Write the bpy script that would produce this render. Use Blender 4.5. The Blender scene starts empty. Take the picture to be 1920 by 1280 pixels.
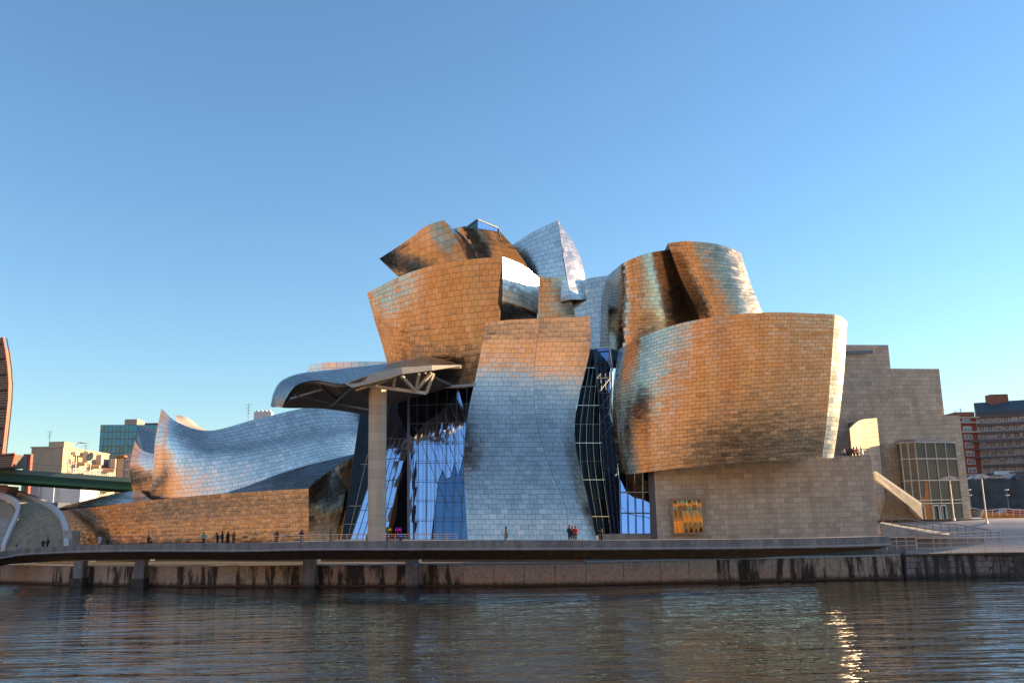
import bpy, math, random
import numpy as np
from mathutils import Vector, Matrix
from mathutils.bvhtree import BVHTree
random.seed(7); RNG = np.random.default_rng(7)
R = math.radians
S = bpy.context.scene
COL = S.collection

# ------------------------------------------------------------------ camera
F = 1700.0; HC = 8.6
PITCH = math.atan(339/1700); ROLL = -0.022
cam = bpy.data.cameras.new('camera'); camo = bpy.data.objects.new('camera', cam); COL.objects.link(camo)
cam.sensor_width = 36; cam.lens = 36*F/1920; cam.clip_end = 9000; cam.clip_start = 0.1
RM = Matrix.Rotation(R(90)+PITCH, 3, 'X') @ Matrix.Rotation(ROLL, 3, 'Z')
camo.matrix_world = Matrix.Translation((0, 0, HC)) @ RM.to_4x4()
S.camera = camo
RN = np.array(RM)

# ------------------------------------------------------------------ sky, sun, exposure
SUN_EL, SUN_AZ = R(11.5), R(74)           # azimuth clockwise from +Y
w = bpy.data.worlds.new('World'); S.world = w; w.use_nodes = True
sky = w.node_tree.nodes.new('ShaderNodeTexSky'); sky.sky_type = 'NISHITA'; sky.sun_disc = False
sky.sun_elevation = SUN_EL; sky.sun_rotation = SUN_AZ; sky.altitude = 0
sky.air_density = 1.2; sky.dust_density = 0.0; sky.ozone_density = 4.0
bg = w.node_tree.nodes['Background']; w.node_tree.links.new(sky.outputs[0], bg.inputs[0]); bg.inputs[1].default_value = 0.1
sl = bpy.data.lights.new('sun', 'SUN'); so = bpy.data.objects.new('sun', sl); COL.objects.link(so)
sl.energy = 5.0; sl.angle = R(0.5); sl.color = (1.0, 0.69, 0.37)
sd = Vector((math.sin(SUN_AZ)*math.cos(SUN_EL), math.cos(SUN_AZ)*math.cos(SUN_EL), math.sin(SUN_EL)))
so.rotation_euler = sd.to_track_quat('Z', 'Y').to_euler()
S.view_settings.view_transform = 'Standard'; S.view_settings.look = 'None'
S.view_settings.gamma = 1; S.view_settings.exposure = 1.5
try: S.view_settings.use_curve_mapping = False
except Exception: pass
S.cycles.max_bounces = 8; S.cycles.glossy_bounces = 6; S.cycles.sample_clamp_indirect = 6

# ------------------------------------------------------------------ projection helpers
def ray(px, py):
    return RN @ np.array(((px-960)/F, -(py-640)/F, -1.0))
def P(px, py, Y):
    d = ray(px, py); return np.array((0, 0, HC)) + d*(Y/d[1])
def PZ(px, py, z):                       # where the ray meets height z
    d = ray(px, py); return np.array((0, 0, HC)) + d*((z-HC)/d[2])
def proj(p):
    q = RN.T @ (np.asarray(p, float)-np.array((0, 0, HC)))
    return 960+F*q[0]/-q[2], 640-F*q[1]/-q[2]
def zat(x, y, py):                       # height above (x,y) that shows at row py
    lo, hi = -50., 200.
    for _ in range(40):
        m = (lo+hi)/2
        if proj((x, y, m))[1] > py: lo = m
        else: hi = m
    return lo

# ------------------------------------------------------------------ object helpers
def mk(name, verts, faces, mat, parent=None, smooth=False, attr=None):
    me = bpy.data.meshes.new(name)
    me.from_pydata([tuple(map(float, v)) for v in verts], [], [tuple(map(int, f)) for f in faces])
    if smooth: me.polygons.foreach_set('use_smooth', [True]*len(me.polygons))
    if mat:
        for m in (mat if isinstance(mat, (list, tuple)) else [mat]): me.materials.append(m)
    if attr is not None:
        a = me.attributes.new('shade', 'FLOAT', 'POINT'); a.data.foreach_set('value', np.asarray(attr, dtype=np.float32))
    me.update()
    o = bpy.data.objects.new(name, me); COL.objects.link(o)
    if parent is not None: o.parent = parent
    return o
def empty(name, label, cat, loc=(0, 0, 0), group=None):
    o = bpy.data.objects.new(name, None); COL.objects.link(o); o.empty_display_size = .5
    o.location = tuple(map(float, loc)); return tag(o, label, cat, group)
def tag(o, label=None, cat=None, group=None, kind=None):
    if label: o['label'] = label
    if cat: o['category'] = cat
    if group: o['group'] = group
    if kind: o['kind'] = kind
    return o
class MB:
    def __init__(s): s.v = []; s.f = []; s.mi = []; s.m = 0
    def add(s, v, f):
        n = len(s.v); s.v += [tuple(map(float, q)) for q in v]; s.f += [tuple(i+n for i in q) for q in f]; s.mi += [s.m]*len(f)
    def box(s, c, d, rz=0):
        cx, cy, cz = c; a, b, h = d[0]/2, d[1]/2, d[2]/2; co, si = math.cos(rz), math.sin(rz); v = []
        for z in (-h, h):
            for x, y in ((-a, -b), (a, -b), (a, b), (-a, b)): v.append((cx+x*co-y*si, cy+x*si+y*co, cz+z))
        s.add(v, [(0, 3, 2, 1), (4, 5, 6, 7), (0, 1, 5, 4), (1, 2, 6, 5), (2, 3, 7, 6), (3, 0, 4, 7)])
    def prism(s, pts, z0, z1):
        n = len(pts)
        z0 = z0 if hasattr(z0, '__len__') else [z0]*n; z1 = z1 if hasattr(z1, '__len__') else [z1]*n
        v = [(p[0], p[1], z0[i]) for i, p in enumerate(pts)]+[(p[0], p[1], z1[i]) for i, p in enumerate(pts)]
        s.add(v, [tuple(range(n-1, -1, -1)), tuple(range(n, 2*n))]+[(i, (i+1) % n, n+(i+1) % n, n+i) for i in range(n)])
    def bar(s, a, b, r, k=4, r2=None):
        a = Vector(a); b = Vector(b); d = (b-a)
        if d.length < 1e-6: return
        d.normalize(); u = d.cross(Vector((0, 0, 1)) if abs(d.z) < .9 else Vector((1, 0, 0))).normalized(); w_ = d.cross(u)
        r2 = r if r2 is None else r2; v = []
        for p, q in ((a, r), (b, r2)):
            for i in range(k):
                t = 2*math.pi*(i+.5)/k; v.append(p+(u*math.cos(t)+w_*math.sin(t))*q)
        s.add(v, [tuple(range(k-1, -1, -1)), tuple(range(k, 2*k))]+[(i, (i+1) % k, k+(i+1) % k, k+i) for i in range(k)])
    def path(s, pts, r, k=6):
        for i in range(len(pts)-1): s.bar(pts[i], pts[i+1], r, k)
    def lathe(s, c, prof, k=12):
        cx, cy, cz = c; v = []; f = []
        for r, z in prof:
            for i in range(k):
                t = 2*math.pi*i/k; v.append((cx+r*math.cos(t), cy+r*math.sin(t), cz+z))
        for j in range(len(prof)-1):
            for i in range(k): f.append((j*k+i, j*k+(i+1) % k, (j+1)*k+(i+1) % k, (j+1)*k+i))
        s.add(v, f)
    def poly(s, pts, th, nrm=(0, 1, 0)):                 # a plate of real thickness
        n = len(pts); q = np.array(pts, float); d = np.array(nrm, float)*th
        s.add(list(q)+list(q+d), [tuple(range(n)), tuple(range(2*n-1, n-1, -1))]+[(i, n+i, n+(i+1) % n, (i+1) % n) for i in range(n)])
    def build(s, name, mat, parent=None, smooth=False):
        o = mk(name, s.v, s.f, mat, parent, smooth)
        if isinstance(mat, (list, tuple)): o.data.polygons.foreach_set('material_index', s.mi)
        return o

# ------------------------------------------------------------------ materials
def mat(name):
    m = bpy.data.materials.new(name); m.use_nodes = True; nt = m.node_tree
    return m, nt, nt.nodes, nt.links, nt.nodes['Principled BSDF']
def plain(name, c, rough=.6, metal=0, noise=0, scale=2.0, spec=None):
    m, nt, N, L, b = mat(name)
    b.inputs['Base Color'].default_value = (*c, 1); b.inputs['Roughness'].default_value = rough; b.inputs['Metallic'].default_value = metal
    if spec is not None: b.inputs['Specular IOR Level'].default_value = spec
    if noise:
        g = N.new('ShaderNodeNewGeometry'); n = N.new('ShaderNodeTexNoise'); n.inputs['Scale'].default_value = scale; n.inputs['Detail'].default_value = 5
        L.new(g.outputs['Position'], n.inputs['Vector'])
        r = N.new('ShaderNodeMapRange'); r.inputs[1].default_value = .3; r.inputs[2].default_value = .7; r.inputs[3].default_value = 1-noise; r.inputs[4].default_value = 1+noise*.6
        L.new(n.outputs[0], r.inputs[0]); x = N.new('ShaderNodeVectorMath'); x.operation = 'SCALE'; x.inputs[0].default_value = c
        L.new(r.outputs[0], x.inputs[3]); L.new(x.outputs[0], b.inputs['Base Color'])
    return m
def ramp(N, stops):
    r = N.new('ShaderNodeValToRGB'); e = r.color_ramp.elements
    while len(e) < len(stops): e.new(.5)
    for i, (p, c) in enumerate(stops): e[i].position = p; e[i].color = (*c, 1)
    return r
def tiled(name, c0, c1, rough, metal, rvar=.08, bump=.0, bscale=.6, weather=.2):
    """cladding whose shade changes from piece to piece (point attribute) with weather streaks"""
    m, nt, N, L, b = mat(name)
    a = N.new('ShaderNodeAttribute'); a.attribute_name = 'shade'
    r = ramp(N, [(0, c0), (1, c1)]); L.new(a.outputs['Fac'], r.inputs[0])
    g = N.new('ShaderNodeNewGeometry'); mp = N.new('ShaderNodeMapping'); mp.inputs['Scale'].default_value = (1, 1, .18)
    L.new(g.outputs['Position'], mp.inputs['Vector'])
    n = N.new('ShaderNodeTexNoise'); n.inputs['Scale'].default_value = .9; n.inputs['Detail'].default_value = 6; L.new(mp.outputs[0], n.inputs['Vector'])
    mr = N.new('ShaderNodeMapRange'); mr.inputs[1].default_value = .3; mr.inputs[2].default_value = .7; mr.inputs[3].default_value = 1-weather; mr.inputs[4].default_value = 1.05
    L.new(n.outputs[0], mr.inputs[0]); x = N.new('ShaderNodeVectorMath'); x.operation = 'SCALE'
    L.new(r.outputs[0], x.inputs[0]); L.new(mr.outputs[0], x.inputs[3]); L.new(x.outputs[0], b.inputs['Base Color'])
    b.inputs['Metallic'].default_value = metal
    m2 = N.new('ShaderNodeMath'); m2.operation = 'MULTIPLY_ADD'; m2.inputs[1].default_value = rvar; m2.inputs[2].default_value = rough-rvar/2
    L.new(a.outputs['Fac'], m2.inputs[0]); L.new(m2.outputs[0], b.inputs['Roughness'])
    if bump:
        n2 = N.new('ShaderNodeTexNoise'); n2.inputs['Scale'].default_value = bscale; n2.inputs['Detail'].default_value = 3
        mp2 = N.new('ShaderNodeMapping'); mp2.inputs['Scale'].default_value = (1, 1, 1.8); L.new(g.outputs['Position'], mp2.inputs['Vector']); L.new(mp2.outputs[0], n2.inputs['Vector'])
        bp = N.new('ShaderNodeBump'); bp.inputs['Strength'].default_value = 1; bp.inputs['Distance'].default_value = bump
        L.new(n2.outputs[0], bp.inputs['Height']); L.new(bp.outputs[0], b.inputs['Normal'])
    return m
def streaked(name, c, dark, amt=.55, sx=1.0, top=None, lo=.42, hi=.6):
    """concrete with dark vertical runs"""
    m, nt, N, L, b = mat(name)
    g = N.new('ShaderNodeNewGeometry'); mp = N.new('ShaderNodeMapping'); mp.inputs['Scale'].default_value = (sx, sx*.5, .12)
    L.new(g.outputs['Position'], mp.inputs['Vector'])
    n = N.new('ShaderNodeTexNoise'); n.inputs['Scale'].default_value = 1; n.inputs['Detail'].default_value = 8; n.inputs['Roughness'].default_value = .65; L.new(mp.outputs[0], n.inputs['Vector'])
    mr = N.new('ShaderNodeMapRange'); mr.inputs[1].default_value = lo; mr.inputs[2].default_value = hi; mr.inputs[3].default_value = amt; mr.inputs[4].default_value = 0
    L.new(n.outputs[0], mr.inputs[0])
    n3 = N.new('ShaderNodeTexNoise'); n3.inputs['Scale'].default_value = 2.2; n3.inputs['Detail'].default_value = 6; L.new(g.outputs['Position'], n3.inputs['Vector'])
    r3 = ramp(N, [(.3, tuple(q*.75 for q in c)), (.7, tuple(q*1.15 for q in c))]); L.new(n3.outputs[0], r3.inputs[0])
    mx = N.new('ShaderNodeMix'); mx.data_type = 'RGBA'; L.new(mr.outputs[0], mx.inputs[0]); L.new(r3.outputs[0], mx.inputs[6]); mx.inputs[7].default_value = (*dark, 1)
    sp = N.new('ShaderNodeSeparateXYZ'); L.new(g.outputs['Position'], sp.inputs[0]); ad = N.new('ShaderNodeMath'); ad.operation = 'MULTIPLY_ADD'; ad.inputs[1].default_value = -1.1; L.new(n3.outputs[0], ad.inputs[0]); L.new(sp.outputs[2], ad.inputs[2])
    tm = N.new('ShaderNodeMapRange'); tm.inputs[1].default_value = -.35; tm.inputs[2].default_value = .15; tm.inputs[3].default_value = .85; tm.inputs[4].default_value = 0; L.new(ad.outputs[0], tm.inputs[0])
    m3 = N.new('ShaderNodeMix'); m3.data_type = 'RGBA'; L.new(tm.outputs[0], m3.inputs[0]); L.new(mx.outputs[2], m3.inputs[6]); m3.inputs[7].default_value = (.03, .025, .012, 1)
    L.new(m3.outputs[2], b.inputs['Base Color']); b.inputs['Roughness'].default_value = .85
    bp = N.new('ShaderNodeBump'); bp.inputs['Distance'].default_value = .05; L.new(n3.outputs[0], bp.inputs['Height']); L.new(bp.outputs[0], b.inputs['Normal'])
    return m
M = {}
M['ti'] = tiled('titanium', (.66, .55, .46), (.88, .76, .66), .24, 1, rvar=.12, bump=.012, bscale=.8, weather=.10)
M['ti_warm'] = tiled('warm_tinted_titanium', (.42, .325, .225), (.67, .53, .39), .23, 1, rvar=.12, bump=.015, bscale=.8, weather=.14)  # darker golden copy of titanium, warm reflected light put into the base colour
M['ti_dark'] = tiled('dark_titanium', (.28, .25, .24), (.42, .38, .36), .26, 1, rvar=.1, bump=.03)
M['ti_back'] = plain('titanium_backing', (.16, .14, .12), .5, 1)
M['stone'] = tiled('limestone', (.54, .42, .295), (.76, .62, .455), .8, 0, rvar=.1, weather=.18)
M['stone_back'] = plain('limestone_joint', (.20, .175, .15), .9)
M['stone_plain'] = plain('plain_limestone', (.46, .40, .32), .8, noise=.25, scale=.8)
M['coping'] = plain('pale_coping', (.45, .44, .42), .6, noise=.15, scale=1)
M['conc'] = streaked('stained_concrete', (.33, .31, .29), (.12, .115, .11), .6, .8, lo=.40, hi=.62)
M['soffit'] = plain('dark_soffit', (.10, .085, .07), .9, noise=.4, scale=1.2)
M['quay'] = streaked('quay_concrete', (.54, .40, .28), (.035, .025, .018), .95, .75, lo=.43, hi=.52)
M['quay_clean'] = streaked('quay_concrete_pale', (.60, .45, .32), (.14, .11, .08), .5, .5, lo=.34, hi=.46)
M['quay_old'] = streaked('old_quay_stone', (.30, .25, .21), (.03, .025, .02), .9, 1.1, lo=.44, hi=.58)
M['steel'] = plain('brushed_steel', (.55, .55, .56), .3, 1)
M['mullion'] = plain('mullion_metal', (.16, .18, .21), .4, .6)
M['mullion_l'] = plain('pale_mullion', (.55, .55, .52), .5, .2)
M['glass_b'] = plain('sky_tinted_glass', (.44, .52, .76), .06, 1)  # blue metallic tint puts a bright sky reflection into the glass colour
M['glass_d'] = plain('dark_glass', (.012, .016, .02), .04, 0, spec=.2)
M['glass_t'] = plain('teal_glass', (.04, .10, .11), .05, .15, spec=.8)
M['glass_far'] = plain('far_teal_glass', (.10, .24, .30), .12, .75)
M['white'] = plain('white_paint', (.72, .70, .66), .5)
M['truss'] = plain('cream_truss', (.62, .58, .48), .5)
M['green'] = plain('green_steel', (.004, .085, .05), .5)
M['green_l'] = plain('bridge_edge_beam', (.13, .22, .20), .6, noise=.15)
M['red_edge'] = plain('red_arch_edge', (.42, .11, .07), .5)
M['lattice'] = plain('arch_lattice', (.20, .14, .11), .6, noise=.4, scale=3)
M['pave'] = plain('paving', (.42, .39, .37), .75, noise=.15, scale=.4)
M['gold'] = plain('bronze_window_frame', (.36, .25, .16), .5, .3)
M['amber'] = plain('amber_reflection_glass', (.40, .25, .10), .05, 1)  # amber tint stands in for the orange buildings mirrored in the panes

# ------------------------------------------------------------------ spline surfaces and cladding
def crom(P4, t):
    t = t[:, None]; a, b, c, d = P4
    return .5*((2*b)+(-a+c)*t+(2*a-5*b+4*c-d)*t*t+(-a+3*b-3*c+d)*t**3)
def interp(A, u):                        # A (n,3k), u array in 0..1
    n = len(A)
    if n == 2: return A[0]*(1-u[:, None])+A[1]*u[:, None]
    E = np.vstack([2*A[0]-A[1], A, 2*A[-1]-A[-2]])
    x = np.clip(u, 0, 1)*(n-1); i = np.minimum(x.astype(int), n-2)
    return crom((E[i], E[i+1], E[i+2], E[i+3]), x-i)
class Surf:
    def __init__(s, rows):
        s.G = np.array([[P(*q) if not isinstance(q, np.ndarray) else q for q in r] for r in rows])   # (nv,nu,3)
    def __call__(s, u, v):               # arrays -> (n,3)
        u = np.atleast_1d(u).astype(float); v = np.atleast_1d(v).astype(float)
        nv, nu, _ = s.G.shape
        cols = interp(s.G.reshape(nv, -1), v).reshape(len(v), nu, 3)
        if nu == 2: return cols[:, 0]*(1-u[:, None])+cols[:, 1]*u[:, None]
        E = np.concatenate([2*cols[:, :1]-cols[:, 1:2], cols, 2*cols[:, -1:]-cols[:, -2:-1]], 1)
        x = np.clip(u, 0, 1)*(nu-1); i = np.minimum(x.astype(int), nu-2); k = np.arange(len(u))
        return crom((E[k, i], E[k, i+1], E[k, i+2], E[k, i+3]), x-i)
    def normal(s, u, v):
        e = 1e-3; u = np.atleast_1d(u); v = np.atleast_1d(v)
        u0, u1 = np.clip(u-e, 0, 1), np.clip(u+e, 0, 1); v0, v1 = np.clip(v-e, 0, 1), np.clip(v+e, 0, 1)
        n = np.cross(s(u1, v)-s(u0, v), s(u, v1)-s(u, v0)); l = np.linalg.norm(n, axis=1, keepdims=True); return n/np.maximum(l, 1e-9)
PIECES = []                              # every cladding piece: dict(v, shade, mat, parent, name)
def clad(parent, f, mt, tw, th, name, gap=.035, tilt=.6, pillow=.015, lift=.0, sub=3, shift=.5, lift_lo=.015, vfn=None, hvar=None):
    ts = np.linspace(0, 1, 33)
    lv = np.mean([np.linalg.norm(np.diff(f(np.full(33, q), ts), axis=0), axis=1).sum() for q in (.1, .5, .9)])
    nr = max(1, round(lv/th)); g = np.linspace(0, 1, sub)
    vs_cum = np.concatenate([[0], np.cumsum(np.linalg.norm(np.diff(f(np.full(33, .5), ts), axis=0), axis=1))]); vs_cum /= vs_cum[-1]
    vb = np.interp(np.linspace(0, 1, nr+1), vs_cum, ts)
    for j in range(nr):
        v0, v1 = vb[j], vb[j+1]; vm = (v0+v1)/2
        seg = np.linalg.norm(np.diff(f(ts, np.full(33, vm)), axis=0), axis=1); cum = np.concatenate([[0], np.cumsum(seg)]); Lr = cum[-1]
        if Lr < .2: continue
        m = max(1, round(Lr/tw)); off = shift*(j % 2)+RNG.uniform(-.06, .06)
        ed = [0.]+[x for x in ((k+off)*Lr/m for k in range(0, m+1)) if .18 < x < Lr-.18]+[Lr]
        ub = np.interp(ed, cum, ts)
        for k in range(len(ub)-1):
            wid = ed[k+1]-ed[k]
            if wid < .1: continue
            gu = gap/2/wid*(ub[k+1]-ub[k]); gv = gap/2/max(lv/nr, .1)*(v1-v0)
            uu = ub[k]+gu+(ub[k+1]-ub[k]-2*gu)*g; vv = v0+gv+(v1-v0-2*gv)*g
            U, V = np.meshgrid(uu, vv); U = U.ravel(); V = V.ravel()
            X = f(U, V); n = f.normal([(uu[0]+uu[-1])/2], [(vv[0]+vv[-1])/2])[0]
            if n @ (X[len(X)//2]-np.array((0, 0, HC))) > 0: n = -n
            GU, GV = np.meshgrid(np.linspace(-1, 1, sub), np.linspace(-1, 1, sub)); GU = GU.ravel(); GV = GV.ravel()
            h = lift+pillow*RNG.uniform(-.6, 1.2)*(1-np.maximum(abs(GU), abs(GV)))+.5*math.tan(R(tilt))*(RNG.normal()*GU*wid+RNG.normal()*GV*lv/nr)+lift_lo*(1-GV)/2
            X = X+n*h[:, None]
            sh = float(np.clip(.5+RNG.normal()*(.17 if name == 'titanium_panel' else .24), 0, 1))
            PIECES.append(dict(v=X, sh=sh, mat=mt, parent=parent, name=name, n=n, sub=sub))
def shell(f, name, parent, backvec=(0, 14, 0), shrink=.8, res=18, off=.09, mat_=None, yk=.3):
    t = np.linspace(0, 1, res); U, V = np.meshgrid(t, t); U = U.ravel(); V = V.ravel()
    X = f(U, V); c = X.mean(0)
    nn = f.normal(np.clip(U, .01, .99), np.clip(V, .01, .99)); s = np.sign(-(nn*(X-np.array((0, 0, HC)))).sum(1))[:, None]
    A = X-nn*s*off
    if backvec is None: B = X-nn*s*(off+.35)
    else:
        B = A.copy(); B = c+(B-c)*shrink+np.array(backvec); B[:, 1] = (c+np.array(backvec))[1]+(A[:, 1]-c[1])*yk
        B[:, 1] = np.maximum(B[:, 1], A[:, 1]+1.0)
    n = res; fr = []; o = n*n
    for j in range(n-1):
        for i in range(n-1):
            a = j*n+i; fr.append((a, a+1, a+n+1, a+n)); fr.append((o+a, o+a+n, o+a+n+1, o+a+1))
    for i in range(n-1):
        for a, b in ((i, i+1), ((n-1)*n+i, (n-1)*n+i+1), (i*n, (i+1)*n), (i*n+n-1, (i+1)*n+n-1)): fr.append((a, b, o+b, o+a))
    ob = mk(name, np.vstack([A, B]), fr, mat_ or M['ti_back'], parent)
    OCC.append(ob); return ob
OCC = []
def volume(name, rows, mt='ti', tw=1.3, th=.78, back=(0, 14, 0), shrink=.8, parent=None, yk=.3, **kw):
    f = Surf(rows); ob = shell(f, name, parent or MUSEUM, back, shrink, yk=yk)
    clad(ob, f, M[mt], tw, th, 'titanium_panel', **kw); return ob
def flatwall(name, a, b, z0a, z1a, z0b=None, z1b=None, parent=None, thick=.5, tw=1.25, th=.68, piece='stone_block', mt='stone', back='stone_back', skin=True):
    """vertical stone clad wall from plan point a to b (left to right seen from outside)"""
    z0b = z0a if z0b is None else z0b; z1b = z1a if z1b is None else z1b
    g = [[np.array((a[0], a[1], z0a)), np.array((b[0], b[1], z0b))], [np.array((a[0], a[1], z1a)), np.array((b[0], b[1], z1b))]]
    f = Surf(g)
    d = np.array((b[0]-a[0], b[1]-a[1])); d = d/np.linalg.norm(d); n = np.array((-d[1], d[0], 0))*thick     # inward
    q = [g[0][0], g[0][1], g[1][1], g[1][0]]; m = MB(); e = n/np.linalg.norm(n)*.06; m.poly([p+e for p in q], 1, n)
    ob = m.build(name, M[back], parent or MUSEUM); OCC.append(ob)
    if skin: clad(ob, f, M[mt], tw, th, piece, gap=.03, tilt=.05, pillow=0, sub=2, lift_lo=.0)
    return ob
def flush_pieces():
    """the largest 300 of a kind in view become objects, the rest one mesh per parent"""
    V = []; Fc = []
    for o in OCC:
        n = len(V); V += [tuple(v.co) for v in o.data.vertices]; Fc += [tuple(i+n for i in p.vertices) for p in o.data.polygons]
    bvh = BVHTree.FromPolygons(V, Fc); c0 = Vector((0, 0, HC))
    for p in PIECES:
        s = p['sub']; q = [proj(p['v'][i]) for i in (0, s-1, s*s-1, s*s-s)]
        ar = abs(sum(q[i][0]*q[(i+1) % 4][1]-q[(i+1) % 4][0]*q[i][1] for i in range(4)))/2
        c = Vector(p['v'][len(p['v'])//2] if s == 3 else p['v'].mean(0)); inside = all(0 <= x < 1920 and 0 <= y < 1280 for x, y in q)
        d = c-c0; hit = bvh.ray_cast(c0, d.normalized(), d.length-.6)
        p['ar'] = ar if (inside and hit[0] is None) else 0
    keep = set()
    groups = {}
    for i, p in enumerate(PIECES):
        top = p['parent']
        while top.parent: top = top.parent
        groups.setdefault((p['name'], top.name), []).append(i)
    for k, L_ in groups.items():
        L_.sort(key=lambda i: -PIECES[i]['ar']); keep |= {i for i in L_[:290] if PIECES[i]['ar'] > 0}
    rest = {}
    def quads(s, o=0): return [(o+j*s+i, o+j*s+i+1, o+(j+1)*s+i+1, o+(j+1)*s+i) for j in range(s-1) for i in range(s-1)]
    for i, p in enumerate(PIECES):
        if i in keep:
            o = mk(p['name'], p['v'], quads(p['sub']), p['mat'], p['parent'], True, [p['sh']]*len(p['v']))
        else: rest.setdefault((p['parent'].name, p['name'], p['mat'].name), []).append(p)
    for (pn, nm, mn), L_ in rest.items():
        vs = []; fs = []; at = []
        for p in L_:
            fs += quads(p['sub'], len(vs)); vs += list(p['v']); at += [p['sh']]*len(p['v'])
        o = mk(nm+'s', vs, fs, bpy.data.materials[mn], bpy.data.objects[pn], True, at); o['kind'] = 'stuff'

# ================================================================== SETTING
# water
def water():
    m, nt, N, L, b = mat('river_water')
    b.inputs['Base Color'].default_value = (.055, .05, .034, 1); b.inputs['Roughness'].default_value = .03; b.inputs['IOR'].default_value = 1.33
    g = N.new('ShaderNodeNewGeometry'); hs = None
    for sx, sy, sc, d, det in ((.22, 1.0, .40, .5, 2), (.35, 1.5, 1.3, .09, 2), (.10, .3, .10, 1.2, 1)):
        mp = N.new('ShaderNodeMapping'); mp.inputs['Scale'].default_value = (sx, sy, 1); mp.inputs['Rotation'].default_value = (0, 0, .08)
        L.new(g.outputs['Position'], mp.inputs['Vector'])
        n = N.new('ShaderNodeTexNoise'); n.inputs['Scale'].default_value = sc; n.inputs['Detail'].default_value = det; n.inputs['Distortion'].default_value = .4
        L.new(mp.outputs[0], n.inputs['Vector'])
        bp = N.new('ShaderNodeBump'); bp.inputs['Strength'].default_value = 1; bp.inputs['Distance'].default_value = d; L.new(n.outputs[0], bp.inputs['Height'])
        if hs: L.new(hs.outputs[0], bp.inputs['Normal'])
        hs = bp
    L.new(hs.outputs[0], b.inputs['Normal']); return m
mb = MB(); mb.add([(-900, -30, 0), (900, -30, 0), (900, 190, 0), (-900, 190, 0)], [(0, 1, 2, 3)])
tag(mb.build('river', water()), kind='structure')
# ground sheet of the city (far bank) - starts behind the quay
M['ground'] = plain('city_ground', (.25, .23, .21), .9, noise=.2, scale=.05)
mb = MB(); mb.prism([(-2500, 172), (2500, 172), (2500, 4000), (-2500, 4000)], -3, 3.1)
tag(mb.build('ground', M['ground']), kind='structure')

# quay wall: straight runs of concrete panels
wl = [(-260, 1097), (0, 1092), (140, 1097), (400, 1100), (600, 1100), (870, 1099), (1100, 1097), (1240, 1094), (1400, 1089), (1550, 1084), (1692, 1079)]
def wline(a, b, ymax=127.2):                # waterline point, quay kept in front of the terrace
    q = PZ(a, b, 0)
    if a > 1000 and q[1] > ymax: q = q*np.array((ymax/q[1], ymax/q[1], 0))
    return q
WL = [wline(a, b) for a, b in wl]
QT = 3.2
quay = empty('quay_wall', 'long stained concrete quay wall along the river under the walkway', 'quay wall', WL[0])
def along(pts, step):
    out = [np.array(pts[0])]
    for a, b in zip(pts[:-1], pts[1:]):
        a = np.array(a); b = np.array(b); n = max(1, round(np.linalg.norm(b-a)/step))
        out += [a+(b-a)*(i+1)/n for i in range(n)]
    return out
qp = along(WL, 4.3)
quay.location = (0, 0, 0)
for i, (a, b) in enumerate(zip(qp[:-1], qp[1:])):
    d = (b-a)/np.linalg.norm(b-a); nn = np.array((-d[1], d[0], 0)); j = random.uniform(0, .05)
    px = proj((a+b)/2)[0]; mb = MB(); g = .035
    mb.prism([tuple((a+d*g+nn*j)[:2]), tuple((b-d*g+nn*j)[:2]), tuple((b-d*g+nn*.6)[:2]), tuple((a+d*g+nn*.6)[:2])], -2, QT-.18)
    mt = M['quay_clean'] if (860 < px < 1350 or px < 80) else M['quay']
    mb.build('concrete_panel', mt, quay)
    if i % 2 == 0:
        b2 = qp[min(i+2, len(qp)-1)]; mb = MB()
        mb.prism([tuple((a-nn*.12+d*.03)[:2]), tuple((b2-nn*.12-d*.03)[:2]), tuple((b2+nn*1.0-d*.03)[:2]), tuple((a+nn*1.0+d*.03)[:2])], QT-.178, QT)
        mb.build('coping_slab', M['coping'], quay)
mb = MB()
back = [(p[0], p[1]+.45) for p in WL]
mb.prism(back+[(back[-1][0], 172.5), (back[0][0], 172.5)], -2, QT-.2); mb.build('core', M['soffit'], quay)
# timber fender line at the water
mb = MB()
for a, b in zip(WL[:-1], WL[1:]): mb.bar((a[0], a[1]-.1, .12), (b[0], b[1]-.1, .12), .14, 6)
mb.build('fender_beam', plain('wet_brown_timber', (.10, .05, .025), .6), quay)
# older quay wall at right
wr = [wline(a, b, 126.9) for a, b in ((1700, 1081), (1800, 1081.5), (1925, 1081), (2150, 1082))]
oq = empty('old_quay_wall', 'older blackened stone quay wall below the steel railing at the right', 'quay wall')
f_ = Surf([[np.array((p[0], p[1], -1)) for p in wr], [np.array((p[0], p[1], QT-.25)) for p in wr]])
cb = shell(f_, 'wall_core', oq, (0, 1.2, 0), 1, 8, .05, M['soffit'])
clad(cb, f_, M['quay_old'], 1.4, .75, 'stone_block', gap=.07, tilt=1.2, pillow=.02, sub=2)
mb = MB()
for a, b in zip(wr[:-1], wr[1:]):
    mb.prism([(a[0], a[1]-.2), (b[0], b[1]-.2), (b[0], b[1]+1.3), (a[0], a[1]+1.3)], QT-.25, QT+.02)
mb.build('coping', M['soffit'], oq)
mb = MB(); pl = [(WL[-1][0], 128.0)]+[(p[0], p[1]+1.2) for p in wr]
mb.prism(pl+[(wr[-1][0]+30, 172.4), (WL[-1][0], 172.4)], -2, QT-.05)
tag(mb.build('embankment', M['pave']), kind='structure')

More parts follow.
